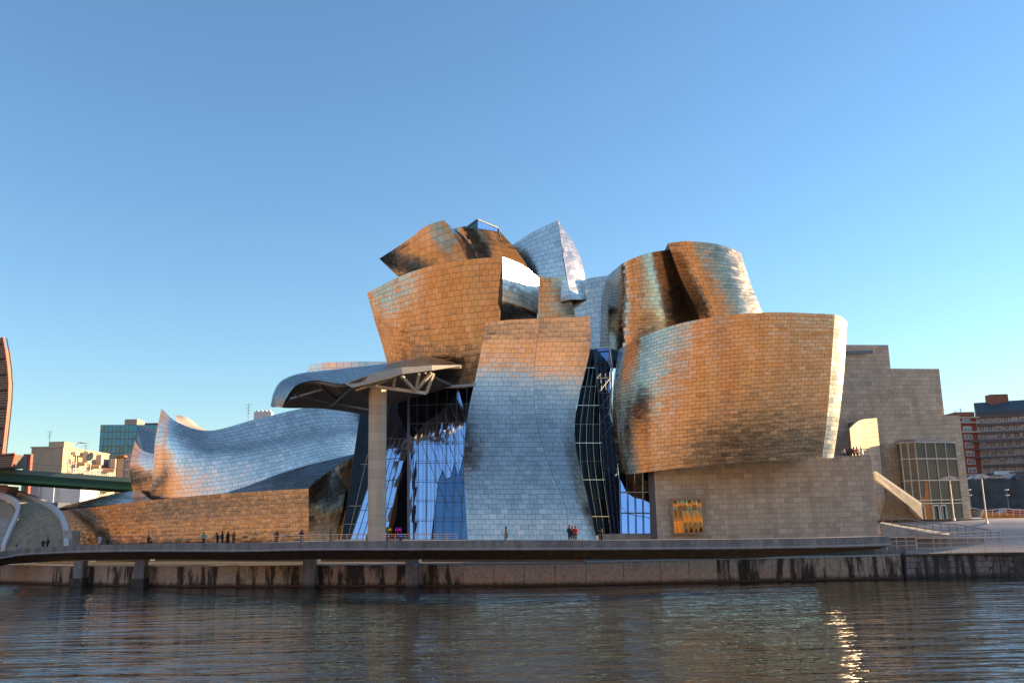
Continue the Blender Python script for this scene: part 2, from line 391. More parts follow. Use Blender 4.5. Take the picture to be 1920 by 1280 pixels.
# ================================================================== WALKWAY
wk = [(-160, 1050, 150), (0, 1034, 156), (34, 1028.5, 157), (70, 1025.5, 155), (144, 1022, 150), (216, 1020, 145), (288, 1019, 140), (455, 1018, 129), (580, 1014.6, 122), (795, 1013.6, 117), (1000, 1012.6, 114), (1157, 1012, 112.5), (1390, 1010, 110), (1552, 1007.5, 111), (1668, 1004.5, 113)]
WK = np.array([P(*q) for q in wk])
WKd = interp(WK, np.linspace(0, 1, 85))
def wkz(px):
    xs = [proj(p)[0] for p in WKd]; return np.array([np.interp(px, xs, WKd[:, k]) for k in range(3)])
walk = empty('curved_walkway', 'curved concrete footbridge deck on piers running along the river in front of the museum', 'walkway')
mb = MB(); prof = [(0, 0), (0, -1.02), (-.12, -1.03), (-.12, -1.16), (.25, -1.17), (2.6, -2.35), (3.2, -2.4), (6.0, -1.4), (7, -.5), (7, -.1)]
n = len(prof); vs = []; fs = []
for i, p in enumerate(WKd):
    a = WKd[max(i-1, 0)]; b = WKd[min(i+1, len(WKd)-1)]; d = (b-a)[:2]; d /= np.linalg.norm(d); nn = np.array((-d[1], d[0]))
    t = i/84; ks = 1 if t < .86 else max(.35, 1-(t-.86)/.14*.65)
    for (q, z) in prof: vs.append((p[0]+nn[0]*q, p[1]+nn[1]*q, p[2]+(z if z > -1.2 else -1.17+(z+1.17)*ks)))
def strip(vs, n, segs, i0, i1, closed=False):
    fs = []
    for i in range(i0, i1):
        for k in segs:
            a = i*n+k; b = i*n+(k+1) % n; fs.append((a, b, b+n, a+n))
    return fs
mk('soffit', vs, strip(vs, n, range(3, n-1), 0, 84), M['soffit'], walk)
mk('deck', [v for v in vs], strip(vs, n, [n-1], 0, 84), M['pave'], walk)
# fascia in separate cast lengths
k = 0
while k < 84:
    e = min(84, k+3); seg = vs[k*n:(e+1)*n]; loc = []; m_ = e-k+1
    for i in range(m_):
        for q in range(4): loc.append(seg[i*n+q])
        x, y, z = seg[i*n]; x3, y3, z3 = seg[i*n+4]; loc.append((x3, y3, z-.02 if False else z3+1.1))
    ff = []
    for i in range(m_-1):
        for q in range(4): a = i*5+q; ff.append((a, a+1, a+6, a+5))
        a = i*5; ff.append((a+4, a, a+5, a+9))
    ff += [(0, 4, 3, 2, 1), ((m_-1)*5, (m_-1)*5+1, (m_-1)*5+2, (m_-1)*5+3, (m_-1)*5+4)]
    sc = np.array(loc); c = sc.mean(0); sc = c+(sc-c)*.997
    mk('fascia_slab', sc, ff, M['conc'], walk); k = e
mb = MB(); lip = [(v[0], v[1]-.0, v[2]) for v in vs[2::n]]
mk('drip_edge', sum([[(a[0], a[1]-.03, a[2]+.13), (a[0], a[1]-.03, a[2])] for a in lip], []), [(2*i, 2*i+1, 2*i+3, 2*i+2) for i in range(84)], M['coping'], walk)
for px in (150, 264, 581, 773):
    p = wkz(px); p[1] = PZ(px, np.interp(px, [0, 140, 400, 800], [1092, 1097, 1100, 1099]), 0)[1]-4.6; p[0] = P(px, 1080, p[1]+3)[0]; q = MB(); wdt = 1.75 if px > 300 else 1.5
    q.box((p[0], p[1]+3.0, (p[2]-2.2)/2-.6), (wdt, 1.6, p[2]-1.6)); q.build('pier', M['conc'], walk)
    if px < 300:
        q = MB(); q.box((p[0], p[1]+2.9, -.3), (wdt+.35, 2.2, 3.2)); q.build('pier_base', M['soffit'], walk)
for i, (a, b) in enumerate(((45, 143), (158, 258), (271, 574), (589, 765), (784, 1100))):          # added pale bars imitating the sky-lit quay coping below the deck
    q = MB(); A = wkz(a); B = wkz(b)
    q.bar((A[0], A[1]+4.8, A[2]-2.55), (B[0], B[1]+4.8, B[2]-2.55), .2, 6); q.build('skylit_coping_bar', M['coping'], walk)

# ================================================================== MUSEUM
MUSEUM = empty('museum', 'huge museum of curving titanium clad towers, pale limestone blocks and tilted glass on the far bank', 'museum')
exec_order = None
# J: centre tower (two panels meeting at a fold)
def jr(py, lx, fx, rx, y): return (py, lx, fx, rx, y)
J = [(1012, 877, 1066, 1119, 130.0), (950, 873, 1060, 1106, 130.8), (890, 870, 1036, 1091, 132.0), (830, 871, 1016, 1079, 133.5), (770, 878, 1003, 1080, 134.8), (710, 891, 1001, 1094, 135.3), (650, 903, 1006, 1107, 134.9), (596, 910, 1013, 1106, 134.0)]
jl = [[(lx, py+(4 if i == 7 else 0)+(4 if i == 7 else 0), y+.6), ((lx+fx)/2, py+(3 if i == 7 else 0), y+.2), (fx, py+(1 if i == 7 else 0), y)] for i, (py, lx, fx, rx, y) in enumerate(J)]
jrr = [[(fx+.1, py+(1 if i == 7 else 0), y), ((fx+rx)/2, py-(1 if i == 7 else 0), y+.3), (rx, py-(4 if i == 7 else 0), y+1.0)] for i, (py, lx, fx, rx, y) in enumerate(J)]
volume('curved_tower', jl, 'ti', 1.12, .74, (0, 12, 0), .8, pillow=.022)
volume('curved_tower', jrr, 'ti', 1.12, .74, (-2, 12, 0), .7, pillow=.022)
# F: big brown bowl
Fg = [[(728, 690, 145), (765, 712, 141), (810, 724, 138.8), (860, 728, 137.5), (915, 720, 137)],
      [(716, 645, 145), (757, 655, 140), (806, 658, 137.3), (868, 656, 135.9), (933, 645, 135.6)],
      [(701, 597, 145), (750, 592, 139), (804, 580, 136.0), (870, 570, 134.6), (940, 565, 134.4)],
      [(688, 549, 145), (745, 520, 138.3), (802, 500, 134.8), (870, 487, 133.2), (942, 481, 133)]]
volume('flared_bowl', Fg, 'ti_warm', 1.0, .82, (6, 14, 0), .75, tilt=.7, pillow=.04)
F2 = [[(936, 625, 138.5), (972, 622, 141.5), (1008, 618, 144)], [(941, 577, 134.0), (976, 586, 137.3), (1007, 597, 140.8)],
      [(942, 550, 133.1), (978, 561, 136.6), (1009, 577, 140.2)], [(942.5, 481, 133), (978, 496, 136.5), (1011, 521, 140.1)]]
volume('flared_bowl', F2, 'ti', 1.0, .82, (-7, 9, 0), .7, tilt=.7)
# G: upper fins
G1 = [[(756, 528, 150), (790, 525, 146), (835, 518, 144), (884, 505, 144)], [(733, 506, 149.5), (775, 487, 145), (818, 472, 143.3), (862, 458, 143.2)], [(711, 485, 149), (764, 450, 144.5), (798, 424, 143), (832, 412, 142.6)]]
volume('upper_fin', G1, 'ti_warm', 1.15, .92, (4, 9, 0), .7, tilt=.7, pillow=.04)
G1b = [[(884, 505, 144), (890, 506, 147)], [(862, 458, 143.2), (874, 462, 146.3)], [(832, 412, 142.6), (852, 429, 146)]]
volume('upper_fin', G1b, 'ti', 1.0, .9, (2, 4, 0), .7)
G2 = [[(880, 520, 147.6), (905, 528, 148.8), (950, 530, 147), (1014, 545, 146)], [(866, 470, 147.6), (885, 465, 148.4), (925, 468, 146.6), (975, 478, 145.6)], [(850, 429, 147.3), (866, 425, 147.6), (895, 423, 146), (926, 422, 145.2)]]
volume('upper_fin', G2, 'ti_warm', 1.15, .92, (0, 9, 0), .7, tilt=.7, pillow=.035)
G3 = [[(1008, 615, 144), (1040, 612, 144.6), (1082, 606, 145.6)], [(1008, 560, 143.5), (1036, 560, 144), (1070, 556, 145.2)], [(1000, 515, 142.8), (1030, 520, 143.4), (1062, 520, 144.7)]]
volume('rear_tower_base', G3, 'ti_warm', 1.2, .85, (0, 5, 0), .8, tilt=.6, pillow=.035)
# K: blue tower
K1 = [[(1000, 575, 147), (1030, 571, 145.5), (1070, 562, 143.5)], [(975, 510, 148.6), (1015, 505, 146.6), (1058, 498, 144.3)], [(958, 461, 149.9), (1000, 434, 148.0), (1046, 412.5, 145.8)]]
volume('blue_tower', K1, 'ti', 1.2, .8, (0, 8, 0), .7)
K2 = [[(1070, 562, 143.5), (1084, 562, 145.0), (1100, 562, 146.8)], [(1061, 510, 144.1), (1079, 503, 146.1), (1096, 514, 147.9)], [(1053, 460, 144.9), (1067, 459, 146.4), (1081, 466, 148)], [(1046, 412.5, 145.8), (1047, 413.5, 145.95), (1048, 415, 146.1)]]
volume('blue_tower', K2, 'ti', 1.2, .8, (-2, 6, 0), .6)
# L, M, N: right rear group
Lg = [[(1082, 690, 146), (1110, 680, 146), (1150, 680, 146)], [(1074, 610, 147), (1105, 605, 146.7), (1145, 600, 146.5)], [(1066, 543, 147), (1100, 523, 147), (1142, 516, 147)]]
volume('silver_screen', Lg, 'ti', 1.25, .85, (0, 8, 0), .8)
Mg = [[(1126, 690, 145), (1150, 690, 139), (1180, 690, 136), (1240, 660, 138), (1335, 650, 143)],
      [(1129, 600, 145), (1145, 600, 139.5), (1180, 600, 135), (1238, 598, 136.5), (1308, 598, 142)],
      [(1131, 558, 145), (1147, 555, 140), (1178, 550, 134.6), (1228, 545, 135.4), (1286, 540, 140.5)],
      [(1139, 517, 144), (1153, 505, 139.5), (1172, 491, 134), (1214, 475, 134), (1258, 467, 139)]]
volume('rippled_tower', Mg, 'ti_warm', 1.2, .55, (4, 10, 0), .75, tilt=.6)
Ng = [[(1318, 625, 138.2), (1345, 625, 136), (1388, 625, 135.8), (1418, 620, 137.2), (1438, 612, 139)],
      [(1308, 585, 137.9), (1338, 585, 135.6), (1383, 585, 135.4), (1410, 582, 136.7), (1427, 580, 138.5)],
      [(1278, 525, 137.5), (1315, 523, 135.2), (1362, 523, 134.9), (1391, 527, 136.3), (1407, 530, 138.2)],
      [(1252, 456, 137), (1290, 452, 134.8), (1342, 457, 134.5), (1372, 466, 135.9), (1389, 474, 137.8)]]
volume('golden_drum', Ng, 'ti_warm', 1.2, .55, (-3, 10, 0), .75, tilt=.6)
# O: the great bowl at right
Og = [[(1160, 885, 132), (1176, 889, 127), (1212, 885, 123), (1270, 878, 120), (1345, 871, 118.3), (1435, 865, 118), (1541, 858, 119.6)],
      [(1150, 810, 132), (1166, 810, 127), (1207, 810, 122.7), (1268, 805, 119.4), (1345, 799, 117.3), (1440, 793, 117), (1550, 787, 118.8)],
      [(1149, 735, 132), (1168, 730, 126.6), (1208, 722, 122), (1270, 712, 118.6), (1348, 703, 116.3), (1445, 695, 116.0), (1558, 690, 118.1)],
      [(1160, 655, 132), (1178, 644, 126), (1216, 626, 121.2), (1276, 606, 117.6), (1354, 592, 115.2), (1450, 585, 115.0), (1565, 589, 117.4)]]
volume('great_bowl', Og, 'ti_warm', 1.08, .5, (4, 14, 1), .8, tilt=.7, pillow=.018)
O2 = [[(1541, 858, 119.6), (1553, 858.5, 120.2), (1563, 858, 121.1)], [(1550, 787, 118.8), (1563, 788, 119.5), (1573, 789, 120.4)],
      [(1558, 690, 118.1), (1573, 691, 118.9), (1583, 694, 119.8)], [(1565, 589, 117.4), (1578, 594, 118.1), (1588, 604, 119)]]
volume('great_bowl_end', O2, 'ti', .9, .6, (-6, 6, 1), .8, tilt=.5)
# east wing
A1 = [[(255, 945, 170), (280, 945, 167), (320, 945, 163)], [(245, 900, 171), (268, 895, 168), (312, 890, 163)], [(244, 868, 171), (266, 866, 168.5), (312, 862, 164)], [(253, 826, 172), (270, 845, 169), (312, 856, 164.5)]]
volume('fish_fin_wall', A1, 'ti', 1.05, .66, (-1.3, 4, -2), .96, yk=1)
A1b = [[(256, 826, 173), (272, 848, 172.5), (312, 862, 172)], [(258, 797, 176), (274, 803, 175.5), (306, 814, 175)]]
volume('fin_back_wall', A1b, 'ti', 1.25, .85, (2, 4, 0), .8)
A2 = [[(280, 950, 164), (330, 948, 158), (420, 940, 155), (520, 915, 153), (620, 880, 150), (700, 870, 147)],
      [(288, 870, 164.5), (325, 870, 158.5), (420, 862, 156), (520, 845, 154.5), (615, 825, 152), (698, 820, 147.5)],
      [(291, 825, 165), (322, 822, 159.5), (400, 835, 157.5), (500, 820, 156), (610, 800, 153.5), (697, 797, 148.5)],
      [(302, 766, 166), (331, 790, 161), (392, 807, 159), (485, 784, 157.5), (600, 761, 155.5), (697, 776, 150)]]
volume('wave_wall', A2, 'ti', 1.05, .66, (-1.6, 5, -2), .96, yk=1, tilt=.6)
A3 = [[(322, 797, 165), (350, 806, 164), (392, 809, 163)], [(306, 764, 172), (334, 779, 172), (349, 783, 172)]]
A3 = [[(331, 792, 165), (352, 803, 165), (391, 809, 165)], [(329, 778, 170), (350, 782, 170), (372, 801, 170)]]
M['cream_metal'] = plain('cream_roof_metal', (.55, .48, .38), .45)
shell(Surf(A3), 'rolled_roof_edge', MUSEUM, (0, 3, 0), .9, 10, 0, M['cream_metal'])
B1 = [[(100, 1022, 176), (160, 1022, 163), (260, 1021, 155), (380, 1019, 149), (480, 1017, 145), (579, 1013, 141)],
      [(99, 990, 176), (158, 985, 162.9), (258, 980, 154.8), (380, 973, 148.8), (480, 968, 144.8), (579, 964, 140.8)],
      [(92, 955, 176), (155, 952, 162.6), (257, 940, 154.3), (380, 928, 148.3), (480, 921, 144.4), (579, 915, 140.4)]]
volume('orange_base_wall', B1, 'ti_warm', 1.0, .66, (3, 5, 0), .95, tilt=.6, pillow=.03)
B2 = [[(579, 1013, 141), (615, 1013, 143), (655, 1012, 145)], [(579, 964, 140.8), (620, 950, 143), (668, 930, 145.5)], [(579, 915, 140.4), (633, 872, 145), (684, 848, 147)]]
volume('dark_base_wall', B2, 'ti_warm', .9, .85, (0, 3, 0), .95)
B3 = [[(415, 925, 147.6), (500, 920, 144.3), (579, 914.6, 141)], [(430, 921, 154), (510, 905, 150.5), (600, 895, 146)], [(445, 914, 157), (560, 876, 152), (684, 846, 148)]]
volume('sloping_roof', B3, 'ti_dark', 1.5, .9, None)
B4 = [[(105, 953, 170), (200, 946, 159), (285, 937, 153.5)], [(118, 949, 175), (205, 932, 168), (275, 930, 162)], [(125, 946, 178), (215, 925, 172), (262, 919, 168)]]
volume('sloping_roof', B4, 'ti', 1.5, .9, None)
# drum behind the canopy
H_ = [[(574, 712, 149), (600, 712, 147), (660, 710, 146), (730, 700, 146)], [(575, 686, 149), (600, 680, 147), (660, 677.5, 146), (730, 677.5, 146)]]
volume('rear_drum', H_, 'ti', 1.3, .85, (4, 6, 0), .8)
# canopy
C1 = [[(529, 764, 126), (537, 746, 124.5), (556, 722, 122), (592, 713, 119.5), (646, 719, 114.5), (706, 698, 115), (780, 686, 116.5), (862, 684.5, 120)],
      [(516, 762, 128), (522, 738, 127.5), (538, 714, 127.5), (578, 704, 126.5), (641, 704, 125), (718, 689, 125.5), (790, 677, 126), (864, 684, 120.5)],
      [(507, 761, 129), (513, 735, 130), (528, 713, 131.5), (565, 699, 133), (638, 691, 135), (728, 680, 136), (800, 669, 134), (866, 683.5, 121)]]
volume('canopy_roof', C1, 'ti_dark', 1.0, .8, None, tilt=.3)
mb = MB(); up = [(646, 719), (700, 699), (752, 688.5), (810, 684.5), (865, 684)]; lo = [(660, 726), (702, 715.5), (754, 701), (810, 694), (866, 685.5)]
ys = [114.3, 114.8, 115.7, 117.2, 120]
A = [P(a, b, y) for (a, b), y in zip(up, ys)]+[P(a, b, y-.1) for (a, b), y in zip(lo, ys)]
A += [p+np.array((0, .5, 0)) for p in A[:10]]
fs = []
for i in range(4): fs += [(i, i+1, 6+i, 5+i), (10+i, 15+i, 16+i, 11+i), (5+i, 6+i, 16+i, 15+i), (i, 10+i, 11+i, i+1)]
fs.append((0, 5, 15, 10)); mk('canopy_fascia', A, fs, plain('cream_fascia', (.52, .46, .37), .55, noise=.15), MUSEUM)
U = Surf([[(532, 764, 126), (545, 747, 124.8), (560, 724, 122.6), (592, 716, 120), (650, 724, 115.2), (706, 704, 115.6), (780, 692, 117)],
          [(531, 764.5, 129), (552, 765, 130.5), (582, 765, 132), (620, 767, 134), (690, 774, 136), (760, 750, 137), (850, 725, 137)]])
ob = shell(U, 'canopy_soffit', MUSEUM, None, 1, 14, .0, plain('canopy_lining', (.20, .17, .15), .8, noise=.3))
mb = MB()
for a, b in (((545, 747, 124.4), (668, 712, 121)), ((553, 740, 123.5), (690, 768, 131)), ((600, 722, 119.6), (640, 758, 128)), ((660, 726, 116), (620, 760, 130))):
    mb.bar(P(*a), P(*b), .18)
mb.build('canopy_beam', M['mullion'], MUSEUM)
for a, b, r in (((675, 721, 118), (799, 737, 119.5), .3), ((779, 733, 119), (752, 704, 116.5), .24), ((779, 733, 119), (786, 701, 117), .22), ((779, 733, 119), (809, 699, 118), .24),
                ((799, 737, 119.5), (813, 700, 118.5), .22), ((737, 729, 119), (741, 706, 117), .24), ((696, 722, 118.3), (733, 708, 116.5), .2)):
    mb = MB(); mb.bar(P(*a), P(*b), r); mb.build('truss_member', M['truss'], MUSEUM)
# limestone pillar
pb = P(706.5, 1011, 121); zt = zat(pb[0], 121, 728)
mb = MB(); a_, b_ = 1.12, 1.3; oct_ = [(-a_, -b_*.45), (-a_*.6, -b_), (a_*.6, -b_), (a_, -b_*.45), (a_, b_*.45), (a_*.6, b_), (-a_*.6, b_), (-a_, b_*.45)]
z0 = pb[2]-.5; k = 0
pil = mb
mb.prism([(pb[0]+x*.97, 121+y*.97) for x, y in oct_], z0, zt); PIL = mb.build('pillar', M['stone_back'], MUSEUM); OCC.append(PIL)
nseg = 17; hh = (zt-z0)/nseg
for i in range(nseg):
    mb = MB(); mb.prism([(pb[0]+x, 121+y) for x, y in oct_], z0+i*hh+.012, z0+(i+1)*hh-.012)
    o = mb.build('stone_drum', M['stone'], PIL); a = o.data.attributes.new('shade', 'FLOAT', 'POINT'); a.data.foreach_set('value', [random.uniform(.5, 1)]*len(o.data.vertices))
# skylight
mb = MB(); q = [P(873, 427, 137), P(895, 411, 135), P(932, 428, 137), P(937, 445, 139), P(930, 445, 139), P(873, 440, 138)]
sk = MB(); sk.poly([P(874, 428, 136), P(895, 412.5, 135), P(895, 428, 135)], .3); sk.build('skylight', M['glass_t'], MUSEUM)
for i in range(5):
    x0, x1 = 896+i*7.4, 896+(i+1)*7.4-.8; y0 = 412.5+i*3.1; y1 = y0+3.1; yy = 135+i*.6
    sk = MB(); sk.poly([P(x0, 428+i*1.2, yy), P(x0, y0+1, yy), P(x1, y1+1, yy+.5), P(x1, 428+i*1.2+1.2, yy+.5)], .15); sk.build('skylight_pane', M['glass_b'], MUSEUM)
sk = MB()
for a, b in (((873, 428, 136), (895, 411.5, 135)), ((895, 411.5, 135), (934, 427.5, 138)), ((934, 427.5, 138), (937, 445, 139)), ((895, 411.5, 135), (895, 430, 135))): sk.bar(P(*a), P(*b), .15)
sk.build('skylight_frame', M['mullion'], MUSEUM)

# ---- glass
def gplane(name, rows, nu, nv, mt, th=.06, gap=.0):
    """individual panes on a surface"""
    f = Surf(rows)
    for j in range(nv):
        for i in range(nu):
            u = np.array([i, i+1, i+1, i])/nu; v = np.array([j, j, j+1, j+1])/nv; X = f(u, v)
            c = X.mean(0); X = c+(X-c)*.985+RNG.normal(size=(1, 3))*.0
            X[:, 1] += RNG.normal(size=4)*.012
            m = MB(); m.poly(X, th); m.build(name, M[mt], MUSEUM)
    return f
def grid_bars(f, nu, nv, r, mt='mullion', name='mullion', off=-.12, us=True, vs_=True):
    if us:
        for i in range(nu+1):
            m = MB(); X = f(np.full(7, i/nu), np.linspace(0, 1, 7)); X[:, 1] += off; m.path(X, r, 4); m.build(name, M[mt], MUSEUM)
    if vs_:
        for j in range(nv+1):
            m = MB(); X = f(np.linspace(0, 1, 7), np.full(7, j/nv)); X[:, 1] += off; m.path(X, r, 4); m.build('transom', M[mt], MUSEUM)
# dark curtain wall behind everything
gw = [[(640, 1011, 143), (765, 1011, 140), (890, 1011, 140)], [(680, 740, 146), (765, 725, 142), (895, 720, 142)]]
f = gplane('dark_glass_pane', gw, 12, 8, 'glass_d'); mb = MB(); X = f(np.array([0, 1, 1, 0]), np.array([0, 0, 1, 1])); mb.poly(X+np.array((0, .6, 0)), .3); OCC.append(mb.build('atrium_back_wall', M['soffit'], MUSEUM))
# leaning bright sheet left
g1 = [[(657, 1011, 133.5), (724, 1011, 133.5)], [(690, 905, 136.5), (746, 905, 136.5)], [(712, 828, 139), (766, 822, 139)], [(733, 748, 141.2), (767, 822.01, 139)]]
g1 = [[(657, 1011, 134.5), (724, 1011, 134.5)], [(692, 905, 135.35), (748, 898, 135.4)], [(716, 822, 136.05), (768, 822, 136.05)]]
f = gplane('leaning_glass_pane', g1, 6, 7, 'glass_b'); grid_bars(f, 6, 4, .05)
for t in (P(716, 822, 138.6),):
    for k in range(3):
        a, b = k/3, (k+1)/3
        L0 = P(716+52*a, 822, 136.05); L1 = P(716+52*b, 822, 136.05); T0 = P(736+6*a, 750+62*a**1.0*(1), 140.8); T1 = P(736+30*b, 750+70*b, 140.6)
        m = MB(); m.poly([L0+0, L1, P(735+31*b, 748+70*b, 136.7-.2*b), P(735+31*a, 748+70*a, 136.7-.2*a)], .06); m.build('leaning_glass_pane', M['glass_b'], MUSEUM)
# main leaning sheet; jagged outline is the mirrored sky's edge cut into shape
def up(x):
    return np.interp(x, [766, 775, 785, 800, 815, 830, 845, 860, 869, 880], [812, 822, 806, 790, 781, 768, 755, 733, 765, 786])
def dn(x):
    return np.interp(x, [766, 812, 816, 824, 830, 836, 843, 851, 857, 862, 868, 880], [1011, 1011, 930, 893, 880, 894, 904, 862, 885, 893, 850, 905])
def sheetY(py): return 134.5+(1011-py)/285*2.3
xs = [766, 775, 785, 793, 800, 808, 815, 823, 830, 838, 845, 852, 860, 869, 880]
for a, b in zip(xs[:-1], xs[1:]):
    t0, t1, d0, d1 = up(a), up(b), dn(a+.01), dn(b-.01); nseg = 6
    for k in range(nseg):
        q = [(a+.3, d0+(t0-d0)*k/nseg), (b-.3, d1+(t1-d1)*k/nseg), (b-.3, d1+(t1-d1)*(k+1)/nseg-.4), (a+.3, d0+(t0-d0)*(k+1)/nseg-.4)]
        m = MB(); m.poly([P(x, y, sheetY(y)+RNG.normal()*.01) for x, y in q], .06); m.build('atrium_glass_pane', M['glass_b'], MUSEUM)
# lower right panes, a dark reflection put into a darker blue
fD = [[(812, 1011, 134.9), (878, 1011, 134.9)], [(820, 850, 136.3), (880, 850, 136.3)]]
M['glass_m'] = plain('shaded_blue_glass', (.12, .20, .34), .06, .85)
gplane('atrium_glass_pane', fD, 4, 4, 'glass_m')
fM = [[(764, 1011, 133.6), (879, 1011, 133.6)], [(764, 726, 136.2), (895, 722, 136.2)]]
fm = Surf(fM); grid_bars(fm, 7, 8, .04)
m = MB()
for a, b in (((765, 735), (765, 1011)), ((767, 735), (767, 1011))): m.bar(P(a[0], a[1], 133), P(b[0], b[1], 131), .14)
m.build('corner_mast', M['mullion'], MUSEUM)
for k in range(7):
    m = MB(); x0 = 778+k*13; m.bar(P(x0, 800-k*9, 135.9), P(min(x0+62, 878), 800-k*9+155*(min(x0+62, 878)-x0)/62, 134.5), .04); m.build('diagonal_brace', M['mullion'], MUSEUM)
for a, b in (((690, 850, 140), (652, 1010, 139)), ((676, 870, 140.5), (712, 870, 140)), ((655, 948, 139.5), (690, 948, 139)), ((646, 982, 139), (690, 982, 139))):
    m = MB(); m.bar(P(*a), P(*b), .06); m.build('mullion', M['mullion_l'], MUSEUM)
m = MB(); m.bar(P(795, 728, 136), P(893, 721, 136), .25); m.build('roof_edge_beam', M['mullion_l'], MUSEUM)
# glass between centre tower and great bowl
g3 = [[(1100, 1003, 139), (1168, 1003, 139)], [(1074, 830, 141), (1150, 830, 141)], [(1104, 655, 143), (1140, 655, 143)]]
f = gplane('dark_glass_pane', g3, 6, 10, 'glass_d'); grid_bars(f, 5, 5, .035, 'mullion')
X = f(np.array([0, 1, 1, 0]), np.array([0, 0, 1, 1]))
g4 = [[(1146, 1003, 135), (1168, 1003, 136.5)], [(1132, 880, 137), (1158, 880, 138.5)], [(1124, 765, 138.6), (1147, 765, 140)], [(1113, 655, 140), (1143, 652, 141.5)]]
f = gplane('leaning_blue_pane', g4, 3, 12, 'glass_m'); grid_bars(f, 3, 12, .06)
for k in range(11):
    a, b = f(np.array([0., 1.]), np.array([k/12, (k+1)/12])); m = MB(); m.bar(a+np.array((0, -.3, 0)), b+np.array((0, -.3, 0)), .06); m.build('diagonal_brace', M['mullion'], MUSEUM)
m = MB(); m.poly([P(1118, 654, 137.8), P(1143, 651, 137.8), P(1145, 690, 137.4), P(1139, 678, 137.2)], .1); m.build('leaning_blue_pane', M['glass_b'], MUSEUM)
m = MB(); m.path([P(1114, 653, 137), P(1143, 650.5, 137), P(1148, 690, 137), P(1146, 740, 137), P(1142, 778, 137)], .14); m.build('bent_frame', M['steel'], MUSEUM)
g5 = [[(1163, 1000, 131), (1234, 1000, 129)], [(1160, 884, 132.3), (1232, 884, 130.3)]]
f = Surf(g5)
for i in range(5):
    a, b = i/5, (i+1)/5; ta, tb = np.interp([a, b], [0, .25, .6, 1], [.93, .6, .56, .44])
    for k in range(2):
        m = MB(); m.poly(f(np.array([a+.006, b-.006, b-.006, a+.006]), np.array([ta*k/2, tb*k/2, tb*(k+1)/2-.01, ta*(k+1)/2-.01])), .06); m.build('lobby_glass_pane', M['glass_b'], MUSEUM)
grid_bars(f, 5, 3, .06, off=-.3)
g6 = [[(1160, 1000, 141), (1236, 1000, 139)], [(1160, 884, 141), (1236, 884, 139)]]
gplane('dark_glass_pane', g6, 5, 3, 'glass_d')
mb = MB(); a = P(1125, 1004, 131); b = P(1234, 1003, 129); mb.prism([a[:2], b[:2], (b[0], b[1]+3), (a[0], a[1]+3)], a[2]-2, zat(b[0], b[1], 999)); mb.build('pool_kerb', M['stone_plain'], MUSEUM)

# ---- limestone blocks
def wallpx(name, ax, ay, aY, bx, by, bY, ta, tb, z0=None, **k):
    a = P(ax, ay, aY); b = P(bx, by, bY)
    return flatwall(name, a[:2], b[:2], a[2] if z0 is None else z0, zat(a[0], a[1], ta), b[2] if z0 is None else z0, zat(b[0], b[1], tb), **k)
wallpx('river_block', 1233, 1015, 124, 1648, 1006, 128, 862, 853, thick=3)
a = P(1648, 1006, 128); b = P(1233, 1015, 124)
sd_ = flatwall('river_block_side', (a[0]-.02, a[1]+.05), (a[0]-.5, 141), 2, zat(a[0], a[1], 853.5), thick=.6)
mb = MB(); zt = zat(a[0], a[1], 854)-.3; mb.prism([(b[0], b[1]+.5), (a[0]-.6, a[1]+.6), (a[0]-.6, 141), (b[0], 141)], zt-.5, zt); mb.build('terrace_floor', M['pave'], MUSEUM)
# stepped tower
a = P(1560, 900, 146); b = P(1692, 900, 147.5); c_ = P(1785, 900, 149)
ta = zat(a[0], a[1], 646)
flatwall('stepped_tower', a[:2], b[:2], 6, ta, None, None, thick=8, parent=MUSEUM)
tc = zat(b[0], b[1], 690.5)
flatwall('stepped_tower', b[:2], c_[:2], 6, tc, thick=8)
m = MB(); q = P(1584, 662, 145.9); q2 = P(1637, 659, 146.5); m.poly([P(1584, 658, 145.85), P(1637, 656, 146.4), P(1637, 661.5, 146.4), P(1584, 664, 145.85)][::-1], .2); m.build('slot_window', M['mullion'], MUSEUM)
# entrance block
wallpx('entrance_block', 1657, 905, 139, 1822, 968, 142.5, 783, 778, z0=5.5, thick=8)
# lit free-standing curved wall
cw = Surf([[np.array((*P(1605, 930, 130.5)[:2], 6)), np.array((*P(1626, 930, 133.2)[:2], 6)), np.array((*P(1659, 930, 136.6)[:2], 6))]]*2)
zc = zat(*P(1659, 930, 136.6)[:2], 783); zl = zat(*P(1605, 930, 130.5)[:2], 803)
g = cw.G.copy(); g[1, 0, 2] = zl; g[1, 1, 2] = (zl+zc)/2+.4; g[1, 2, 2] = zc; cw.G = g
ob = shell(cw, 'curved_stair_wall', MUSEUM, None, 1, 10, .06, M['stone_back']); clad(ob, cw, M['stone'], 1.25, .68, 'stone_block', gap=.03, tilt=.05, pillow=0, sub=2, lift_lo=0)
